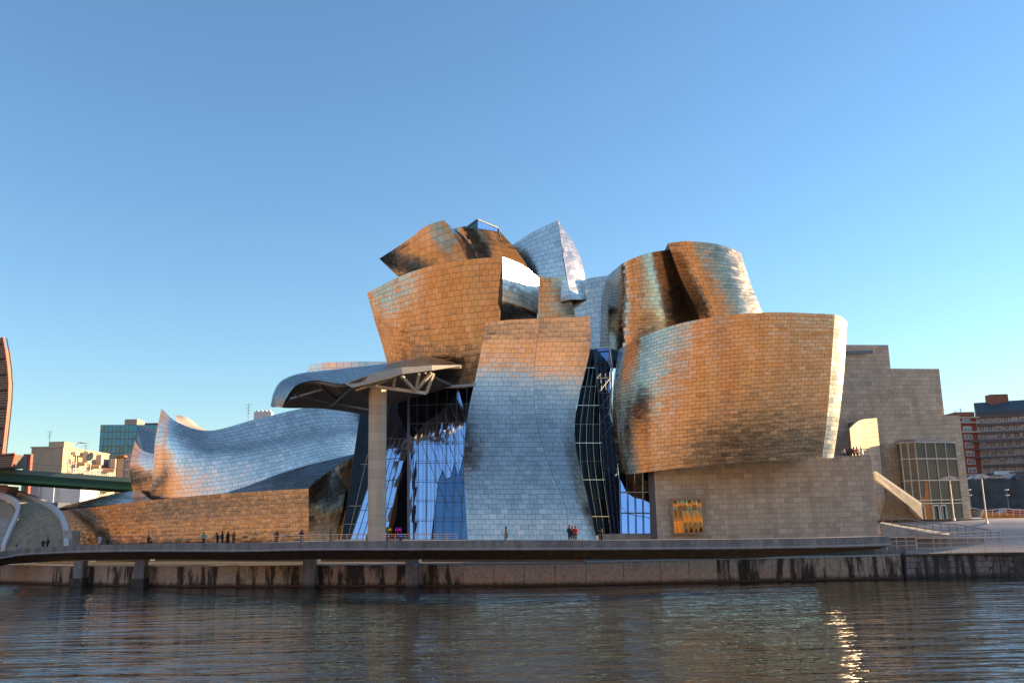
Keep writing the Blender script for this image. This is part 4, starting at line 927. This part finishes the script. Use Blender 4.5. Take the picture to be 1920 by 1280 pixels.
# left city
def pblock(name, label, cat, xa, xb, pyb, pyt, Y, depth, wm, Yb=None, group=None, z0=3):
    a = P(xa, pyb, Y); b = P(xb, pyb, Yb or Y); z1 = zat((a[0]+b[0])/2, (a[1]+b[1])/2, pyt)
    o, a2, b2, d, n = block(name, label, cat, a[:2], b[:2], depth, z0, z1, wm, group); return o, a2, b2, d, n, z1
o, a, b, d, n, z1 = pblock('tan_apartment_block', 'tan apartment block with a blank sunlit side wall above the bridge', 'building', 52, 112, 930, 839, 262, 30, 'tan', 262)
m = MB(); q = (a+b)/2; m.box((q[0]+1, q[1]+6, z1+1.0), (4.5, 6, 2.0)); m.build('roof_hut', M['tan'], o)
m = MB(); m.prism([a-np.array((.3, .3)), b+np.array((.3, -.3)), b+n+np.array((.3, 0)), a+n-np.array((.3, 0))], z1+.01, z1+.35); m.build('cornice', M['cream'], o)
facade(o, a, b, 8, 2, 4, 3, 'tan')
o, a, b, d, n, z1 = pblock('stepped_apartment_block', 'sunlit cream apartment block stepping down right of the tan block', 'building', 112.6, 131, 930, 852, 264, 24, 'cream', 266)
facade(o, a, b, z1-10, 3, 2, 3.2, 'cream')
m = MB(); q = (a+b)/2; m.box((q[0], q[1]+8, z1+.5), (2.4, 12, 1.0)); m.build('parapet', M['cream'], o)
hs = [('tan_roof_house', 'low sunlit house with balconies next to the cream stepped block', 132, 158, 868, 858), ('red_roof_house', 'terracotta roofed house in the middle of the row behind the bridge', 158.5, 186, 873, 864), ('terraced_house', 'rightmost sunlit terraced house before the museum fin', 186.5, 214, 880, 871)]
for k, (nm, lab, x0, x1, y1, yr) in enumerate(hs):
    o, a, b, d, n, z1 = pblock(nm, lab, 'building', x0, x1, 930, y1, 266+k*6, 14, 'cream', 270+k*6)
    m = MB(); zr = zat(a[0], a[1]+7, yr); m.prism([a-np.array((.4, .5)), b+np.array((.4, -.5)), b+n, a+n], z1+.01, [z1+.3, z1+.3, max(zr, z1+1.5), max(zr, z1+1.5)]); m.build('roof', M['roof_t'], o)
    facade(o, a, b, z1-9.5, 3, 4, 3.0, 'cream', .5, .5)
    m = MB(); m.box((a[0]+1.5, a[1]+5, z1+2.0), (1.6, 1.6, 3)); m.build('chimney', M['cream'], o)
    for j in range(3): m = MB(); q = (a+b)/2; m.box((q[0], q[1]-.6, z1-.4-3*j), (np.linalg.norm(b-a)*.9, 1.2, .9)); m.build('balcony', M['tan'], o)
o, a, b, d, n, z1 = pblock('glass_office_tower', 'teal glass office tower rising behind the curled museum fins', 'office tower', 179, 296, 940, 796, 395, 30, 'mullion', 400)
nx, nz = 15, 13; H_ = z1-3
for i in range(nx):
    for j in range(nz):
        p = a+(b-a)*(i+.06)/nx; q = a+(b-a)*(i+.94)/nx; m = MB(); za, zb_ = 14+(z1-14)*(j+.06)/nz, 14+(z1-14)*(j+.94)/nz
        e = RNG.normal(size=4)*.02; m.poly([(p[0], p[1]-.12+e[0], za), (q[0], q[1]-.12+e[1], za), (q[0], q[1]-.12+e[2], zb_), (p[0], p[1]-.12+e[3], zb_)], .08); m.build('glass_pane', M['glass_far'], o)
m = MB(); q = P(245, 796, 402); m.box((q[0], q[1]+4, z1+1.5), (5.5, 8, 3)); m.build('roof_hut', M['tan'], o)
m = MB(); q = P(285, 796, 402); m.box((q[0], q[1]+4, z1+.5), (6.5, 8, 1.2)); m.build('roof_hut', M['brown_bal'], o)
o, a, b, d, n, z1 = pblock('grey_corner_house', 'grey pink house half hidden behind the leftmost museum fin', 'building', 229, 262, 930, 849, 285, 12, 'grey_ren', 286)
facade(o, a, b, z1-11, 3, 3, 3.4, 'grey_ren')
o, a, b, d, n, z1 = pblock('dark_balcony_house', 'small dark house with red roof rim beside the grey pink house', 'building', 216, 228, 930, 857, 283, 12, 'brown_bal', 284)
m = MB(); m.box(((a[0]+b[0])/2, a[1]+4, z1+.3), (3, 9, .6)); m.build('roof', M['roof_t'], o)
o, a, b, d, n, z1 = pblock('shaded_blue_house', 'blue grey house front seen under the bridge', 'building', 46, 71, 946, 905, 240, 10, 'grey_ren', 240)
o, a, b, d, n, z1 = pblock('white_house', 'white house front with small dark windows seen under the bridge', 'building', 72, 99, 946, 905, 241, 10, 'white', 241)
facade(o, a, b, 8, 2, 2, 4.0, 'white', .25, .35, 'mullion')
o, a, b, d, n, z1 = pblock('white_house', 'wider white house front nearer the museum seen under the bridge', 'building', 104, 149, 946, 905, 243, 10, 'white', 243)
facade(o, a, b, 8, 2, 3, 4.0, 'white', .25, .35, 'mullion')
o, a, b, d, n, z1 = pblock('dark_shed', 'dark low shed roof behind the museum base wall at left', 'building', 55, 108, 950, 942, 205, 6, 'mullion', 205)
o = empty('bridge_pylon', 'green and red pylon standing between the arch and the tan block', 'pylon', P(47, 940, 215)); q = P(47, 940, 215); zt = zat(q[0], q[1], 851)-q[2]
m = MB(); m.box((-.5, 0, zt/2-3), (.8, 1.2, zt+6)); m.build('shaft', M['green_l'], o)
m = MB(); m.box((.35, .1, zt/2-3), (.7, 1.0, zt+6)); m.build('shaft', M['red_edge'], o)
q = P(141, 885, 188); o = empty('bridge_lamp', 'curved street lamp on the green bridge against the sky', 'street lamp', q); zt = zat(q[0], q[1], 829)-q[2]
m = MB(); m.path([(0, 0, -1), (0, 0, zt*.9), (.2, 0, zt*.98), (.6, 0, zt), (1.0, 0, zt*.985)], .09, 6); m.build('pole', M['mullion_l'], o)
m = MB(); m.box((1.1, 0, zt*.975), (.8, .3, .16)); m.build('lamp_head', M['mullion'], o)
antenna(92, 808, 832, 270, 'aerial on the hut of the tan apartment block'); antenna(465, 757, 790, 240, 'tall lattice aerial showing above the wave shaped museum roof'); antenna(159, 829, 862, 272, 'thin aerial above the sunlit row houses'); antenna(210, 852, 880, 300, 'short aerial over the terraced house at the museum fin')
q = P(170, 866, 262); o = empty('satellite_dish', 'round satellite dish standing on the row house roofs', 'satellite dish', q)
m = MB(); m.bar((0, 0, -3.5), (0, 0, 2.0), .12, 6); m.build('stand', M['mullion'], o)
m = MB(); m.lathe((0, 0, 0), [(0, 0), (.8, .15), (1.3, .5), (1.25, .55), (.75, .25), (0, .1)], 14); dsh = m.build('dish', M['tan'], o); dsh.location = (0, 0, 1.4); dsh.rotation_euler = (R(75), 0, R(-15))
q = P(494, 783, 236); o = empty('roof_vent', 'small white rooftop vent peeking above the wave shaped roof', 'roof vent', q); m = MB(); m.box((0, 0, .3), (4.5, 2, 2.4)); m.build('housing', M['white'], o)
m = MB(); [m.box((-1.6+k*1.06, 0, 1.7), (.5, 1.4, .4)) for k in range(4)]; m.build('cowl', M['white'], o)

# ================================================================== NEAR BANK (behind the photographer; it is what the metal mirrors)
m = MB(); m.prism([(-900, -30.5), (900, -30.5), (900, 4), (-100, 4), (-330, 22), (-900, 110)], -3, 6.9); tag(m.build('near_bank_promenade', M['pave']), kind='structure')
m = MB(); m.prism([(-1500, -1500), (1500, -1500), (1500, -30.5), (-1500, -30.5)], -3, 7.0); tag(m.build('near_bank_ground', M['ground']), kind='structure')
cols = [(.76, .50, .24), (.74, .42, .17), (.78, .58, .32), (.70, .34, .13), (.75, .48, .22)]
for k, c in enumerate(cols): M['nb%d' % k] = plain('sunlit_render', c, .85, noise=.15, scale=.3)
desc = ['ochre', 'brick orange', 'cream', 'red brown', 'sand coloured']
xs = np.linspace(-330, 300, 16); hts = [24, 28, 21, 30, 26, 20, 29, 25, 31, 23, 27, 22, 30, 25, 21, 27]
ordw = ['far upstream end', 'second from the upstream end', 'third from the upstream end', 'fourth from the upstream end', 'fifth from the upstream end', 'sixth from the upstream end', 'seventh from the upstream end', 'eighth from the upstream end',
        'eighth from the downstream end', 'seventh from the downstream end', 'sixth from the downstream end', 'fifth from the downstream end', 'fourth from the downstream end', 'third from the downstream end', 'second from the downstream end', 'far downstream end']
for i, x in enumerate(xs):
    rz = R(-13); L_ = 41; d_ = np.array((math.cos(rz), math.sin(rz))); c = np.array((x, -50-.22*(x+100))); a = c+d_*L_/2; b = c-d_*L_/2
    o, a2, b2, d, n = block('riverside_apartment_block', '%s apartment block on the near bank, %s' % (desc[i % 5], ordw[i]), 'building', a, b, 15, 6, 7+hts[i], 'nb%d' % (i % 5), 'apartment blocks facing the museum')
    nn = -n/np.linalg.norm(n)
    for fl in range(1, int(hts[i]//3.3)):
        m = MB(); q = (a2+b2)/2+nn*.05; m.box((q[0], q[1], 7+fl*3.3+1.4), (L_*.86, .2, 1.3), rz); m.build('window_band', M['win'], o)
    m = MB(); m.prism([a2+nn*.6, b2+nn*.6, b2+n, a2+n], 7+hts[i]+.01, [8+hts[i], 8+hts[i], 11+hts[i], 11+hts[i]]); m.build('roof', M['roof_t'], o)
def hf2(x, y):
    t_ = max(0, min(1, (-y-120)/520)); r_ = 1+.6*max(0, min(1, (-x-100)/400)); return 4+(118+16*math.sin(x*.011+1)+8*math.sin(x*.03+y*.02))*math.sin(t_*math.pi/2)*r_  # left side raised so the metal mirrors warm slope instead of pale sky
HM = plain('sunlit_hillside', (.60, .33, .13), .95, noise=.35, scale=.01)
def hf3(x, y):
    t_ = max(0, min(1, (-x-480)/700)); return (170+22*math.sin(y*.011)+10*math.sin(y*.027+x*.01))*math.sin(t_*math.pi/2)+2
hill('added_mirror_hillside', np.linspace(-2200, -480, 44), np.linspace(-700, 760, 40), hf3, HM)  # unseen slope added to give the left-facing metal golden reflections
hill('near_bank_hillside', np.linspace(-1400, 1400, 80), np.linspace(-1100, -110, 26), hf2, HM)

# ================================================================== RAILING ON THE WALKWAY, SCULPTURE, PEOPLE
def wk3(px, back=.5, up=0): p = wkz(px); return np.array((p[0], p[1]+back, p[2]+up))
railing('steel railing on the walkway in front of the glass atrium', [wk3(x, .35, .85) for x in range(497, 880, 24)], .85, 22, 2, .035)
b = wk3(727, 4.0); o = empty('balloon_sculpture', 'cluster of shiny coloured metal ovoids on the terrace by the pillar', 'sculpture', b)
for (dx, dz, c_, nm) in ((-.4, 1.35, (.65, .45, .03), 'gold'), (.85, 1.3, (.75, .03, .35), 'magenta'), (-1.7, .45, (.02, .35, .12), 'green'), (-.75, .42, (.22, .05, .40), 'purple'), (.3, .42, (.6, .05, .05), 'red'), (1.2, .45, (.05, .15, .5), 'blue')):
    mt_ = plain(nm+'_mirror_lacquer', c_, .12, 1); m = MB(); m.lathe((0, 0, 0), [(0, -.48), (.2, -.44), (.37, -.28), (.45, 0), (.40, .25), (.22, .42), (0, .47)], 14); e = m.build('ovoid', mt_, o, True); e.location = (dx, random.uniform(-.3, .3), dz)
m = MB(); m.bar((-1.5, 0, .08), (1.3, 0, .08), .1, 6); m.bar((-.4, 0, .1), (-.4, 0, 1.0), .07); m.bar((.85, 0, .1), (.85, 0, 1.0), .07); m.build('stem', M['steel'], o)
M['skin'] = plain('skin', (.45, .25, .17), .6); M['hair'] = plain('dark_hair', (.03, .02, .015), .7); M['shoe'] = plain('shoe', (.03, .03, .03), .6)
def cloth(n_, c): 
    if n_ not in M: M[n_] = plain(n_, c, .85, noise=.12, scale=9)
    return M[n_]
def skinmesh(name, verts, edges, radii, m_, parent, sub=1):
    me = bpy.data.meshes.new(name); me.from_pydata(verts, edges, []); me.materials.append(m_); o = bpy.data.objects.new(name, me); COL.objects.link(o); o.parent = parent
    sk_ = o.modifiers.new('skin', 'SKIN'); sk_.use_smooth_shade = True
    lay = me.skin_vertices[0] if me.skin_vertices else None
    if lay is None:
        bpy.context.view_layer.objects.active = o
        me.attributes.new  # layer is made with the modifier in 4.5
    for i, r_ in enumerate(radii): me.skin_vertices[0].data[i].radius = r_ if isinstance(r_, tuple) else (r_, r_)
    me.skin_vertices[0].data[0].use_root = True
    s_ = o.modifiers.new('sub', 'SUBSURF'); s_.levels = sub; s_.render_levels = sub
    return o
def person(p, label, top, legs, rz=0, h=1.7, pose='stand', long_coat=False, hair='hair', bag=None):
    o = empty('person', label, 'person', p); o.rotation_euler = (0, 0, rz); s = h/1.7; o.scale = (s, s, s)
    st = {'stand': .10, 'walk': .24, 'lean': .1, 'sit': .1, 'photo': .1}[pose]
    lean = .22 if pose == 'lean' else 0; hz = .9 if pose != 'sit' else .5
    hip = (0, 0, hz); ch = (0, -lean*.6, hz+.42); nk = (0, -lean, hz+.58); hd = (0, -lean*1.05-.02, hz+.70)
    if pose == 'sit': kL, fL, kR, fR = (-.12, -.45, .5), (-.12, -.5, .06), (.12, -.45, .5), (.12, -.45, .06)
    else: kL, fL, kR, fR = (-.1, -st*.4-.02, .47), (-.1, st*.5-.05, .07), (.1, -.05, .47), (.1, -st, .07)
    if pose in ('lean', 'photo', 'sit'): eL, wL, eR, wR = (-.30, -.25-lean, hz+.30), (-.10, -.50-lean, hz+(.22 if pose != 'photo' else .62)), (.30, -.25-lean, hz+.30), (.12, -.50-lean, hz+(.22 if pose != 'photo' else .62))
    else: eL, wL, eR, wR = (-.28, .04, hz+.17), (-.29, -.12, hz-.06), (.28, .04, hz+.17), (.29, -.10, hz-.06)
    sL, sR = (-.19, ch[1], hz+.50), (.19, ch[1], hz+.50)
    V = [hip, ch, nk, hd, (0, hd[1], hz+.82), sL, eL, wL, sR, eR, wR, (-.1, 0, hz-.06), kL, fL, (.1, 0, hz-.06), kR, fR]
    E = [(0, 1), (1, 2), (2, 3), (3, 4), (1, 5), (5, 6), (6, 7), (1, 8), (8, 9), (9, 10), (0, 11), (11, 12), (12, 13), (0, 14), (14, 15), (15, 16)]
    rr = [.13, .14, .055, .10, .07, .06, .045, .035, .06, .045, .035, .08, .055, .04, .08, .055, .04]
    skinmesh('body', V, E, rr, M['skin'], o)
    k = [0, 1, 5, 6, 8, 9]; V2 = [(hip[0], hip[1], hip[2]-.05), ch, sL, eL, tuple(np.array(wL)*.85+np.array(eL)*.15), sR, eR, tuple(np.array(wR)*.85+np.array(eR)*.15), (0, nk[1], nk[2]-.04)]
    skinmesh('coat' if long_coat else 'jacket', V2, [(0, 1), (1, 2), (2, 3), (3, 4), (1, 5), (5, 6), (6, 7), (1, 8)], [(.185, .15), (.20, .16), .085, .07, .055, .085, .07, .055, .08], top, o)
    if long_coat:
        m = MB(); m.lathe((0, 0, 0), [(.19, hz+.05), (.22, hz-.25), (.25, hz-.48), (.23, hz-.48)], 12); m.build('coat_skirt', top, o, True)
    skinmesh('trousers', [hip, (-.1, 0, hz-.08), kL, (fL[0], fL[1], .12), (.1, 0, hz-.08), kR, (fR[0], fR[1], .12)], [(0, 1), (1, 2), (2, 3), (0, 4), (4, 5), (5, 6)], [.145, .105, .078, .06, .105, .078, .06], legs, o)
    m = MB()
    for f_ in (fL, fR): m.box((f_[0], f_[1]-.06, .045), (.1, .27, .09))
    m.build('shoes', M['shoe'], o)
    m = MB(); m.lathe((0, hd[1]+.02, hz+.73), [(.118, -.10), (.125, 0), (.115, .08), (.07, .135), (0, .15)], 10); hr = m.build('hair', M[hair], o, True)
    if bag: m = MB(); m.box((.1, .2, hz+.2), (.3, .16, .4)); m.build('bag', bag, o)
    return o
navy = cloth('navy_cloth', (.02, .025, .05)); black = cloth('black_cloth', (.015, .015, .018)); red = cloth('red_cloth', (.60, .03, .025)); tan = cloth('camel_cloth', (.38, .22, .10)); turq = cloth('turquoise_cloth', (.06, .50, .50))
jean = cloth('denim', (.05, .07, .13)); orng = cloth('rust_cloth', (.32, .10, .03)); grey = cloth('grey_cloth', (.15, .15, .15)); wht = cloth('white_cloth', (.65, .63, .6)); blue = cloth('blue_cloth', (.04, .10, .30)); beige = cloth('beige_cloth', (.45, .36, .25)); maroon = cloth('maroon_cloth', (.14, .02, .02))
PI = math.pi
def ppl(px, back, dz, *a, **k): p = wk3(px, back); p[2] += dz; return person(p, *a, **k)
ppl(24, 1.2, -.55, 'person in a blue jacket at the foot of the curved stair', blue, jean, 0)
ppl(73, 1.3, -.45, 'person in black at left of a dark dressed pair below the curved stair', black, black, .3, 1.65)
ppl(81, 1.4, -.35, 'person in dark grey at right of a pair below the curved stair', navy, black, -.3, 1.78)
ppl(178, 1.6, -.2, 'person in white top and beige skirt walking left of the dark base wall', wht, beige, .5, 1.65, 'walk', True)
ppl(193, 1.7, -.2, 'person in grey jacket photographing beside the person in white', grey, black, PI*.1, 1.8, 'photo')
ppl(272, 1.2, -.1, 'person in black sitting on the kerb with arms stretched forward', black, black, PI*.4, 1.75, 'sit')
ppl(376, 1.2, -.25, 'person in a turquoise jacket looking towards the museum', turq, black, PI, 1.75)
ppl(403, 1.2, -.2, 'person in dark coat carrying a white bag left of the brown coat', black, black, -.4, 1.7, 'lean', False, 'hair', wht)
ppl(408, 2.0, -.2, 'person in maroon standing close behind the one with the white bag', maroon, black, 2.4, 1.85)
ppl(422, 1.2, -.2, 'person in a long black coat beside the one in rust orange', black, black, -.5, 1.85, 'stand', True)
ppl(432, 1.4, -.15, 'person in a rust orange jacket leaning on the walkway', orng, black, .3, 1.65, 'lean')
ppl(514, 1.3, -.3, 'person in maroon jacket at the left end of the steel railing', maroon, black, 0, 1.75)
ppl(561, 1.3, -.3, 'person in dark red top behind the steel railing near the wall corner', maroon, jean, .2, 1.78, 'photo')
ppl(611, 3.0, -.25, 'person in pale grey walking past the dark metal base wall', grey, grey, 1.2, 1.7, 'walk')
ppl(684, 2.0, -.35, 'person in black crouching left of the limestone pillar', black, navy, .6, 1.6, 'sit')
ppl(949, 1.4, -.15, 'person in a long camel coat walking in front of the centre tower', tan, tan, -1.4, 1.75, 'walk', True)
ppl(1070, 1.4, -.1, 'tall person in navy coat left of the one in red', navy, black, .3, 1.88, 'stand', True)
ppl(1076, 2.1, -.1, 'person in maroon half hidden between navy coat and red jacket', maroon, black, 0, 1.75)
ppl(1081, 1.4, -.1, 'person in a bright red jacket beside the navy coat', red, black, -.4, 1.72)
ppl(1131, 1.5, -.35, 'person in black photographing with raised arms right of the centre tower', black, black, -1.0, 1.7, 'photo', False, 'hair')
# terrace people
tb = P(1590, 858, 128.5); tz_ = zat(*P(1400, 862, 126)[:2], 854) if False else P(1600, 856, 127.5)[2]-.2
def tp(px, Y, *a, **k): q = P(px, 856, Y); q[2] = tz_; return person(q, *a, **k)
tp(1583, 129.5, 'person in white on the terrace at left near the golden bowl end', wht, jean, .2, 1.6); tp(1590, 130, 'person in dark red on the terrace behind the railing', maroon, black, 0, 1.75)
tp(1596, 129.2, 'person in black on the terrace in the middle of the railing', black, black, -.4, 1.75); tp(1602, 130.1, 'person in bright red on the terrace right of the one in black', red, black, .4, 1.7)
tp(1608, 129.4, 'person in beige on the terrace next to the folded parasol', beige, jean, .2, 1.65)
railing('thin railing on the limestone block terrace beside the golden bowl end', [P(1563, 853, 127.3), P(1573, 845, 127.4), P(1627, 841, 127.8)], 1.1, 9, 3, .03, 'mullion')
q = P(1616, 856, 130); q[2] = tz_; o = empty('folded_parasol', 'white folded parasol standing on the terrace', 'parasol', q)
m = MB(); m.bar((0, 0, 0), (0, 0, .6), .05, 6); m.build('pole', M['mullion'], o); m = MB(); m.lathe((0, 0, 0), [(.12, .5), (.3, .7), (.2, 1.3), (.05, 2.0), (0, 2.05)], 10); m.build('canopy', M['white'], o)
# gull
q = P(303, 932, 152); o = empty('gull', 'white gull flying in front of the titanium base wall', 'bird', q); m = MB(); m.lathe((0, 0, 0), [(0, -.3), (.08, -.1), (.09, .05), (.05, .2), (0, .27)], 8); g_ = m.build('body', M['white'], o, True); g_.rotation_euler = (0, R(80), 0)
for s_ in (-1, 1): m = MB(); m.add([(-.1, 0, .03), (.12, 0, .03), (.25, s_*.35, .3), (.1, s_*.4, .32), (-.1, s_*.85, .2), (-.1, 0, -.0), (.12, 0, 0), (.25, s_*.35, .27)], [(0, 1, 2, 3), (3, 2, 4), (5, 6, 7, 3)]); m.build('wing', M['white'], o)
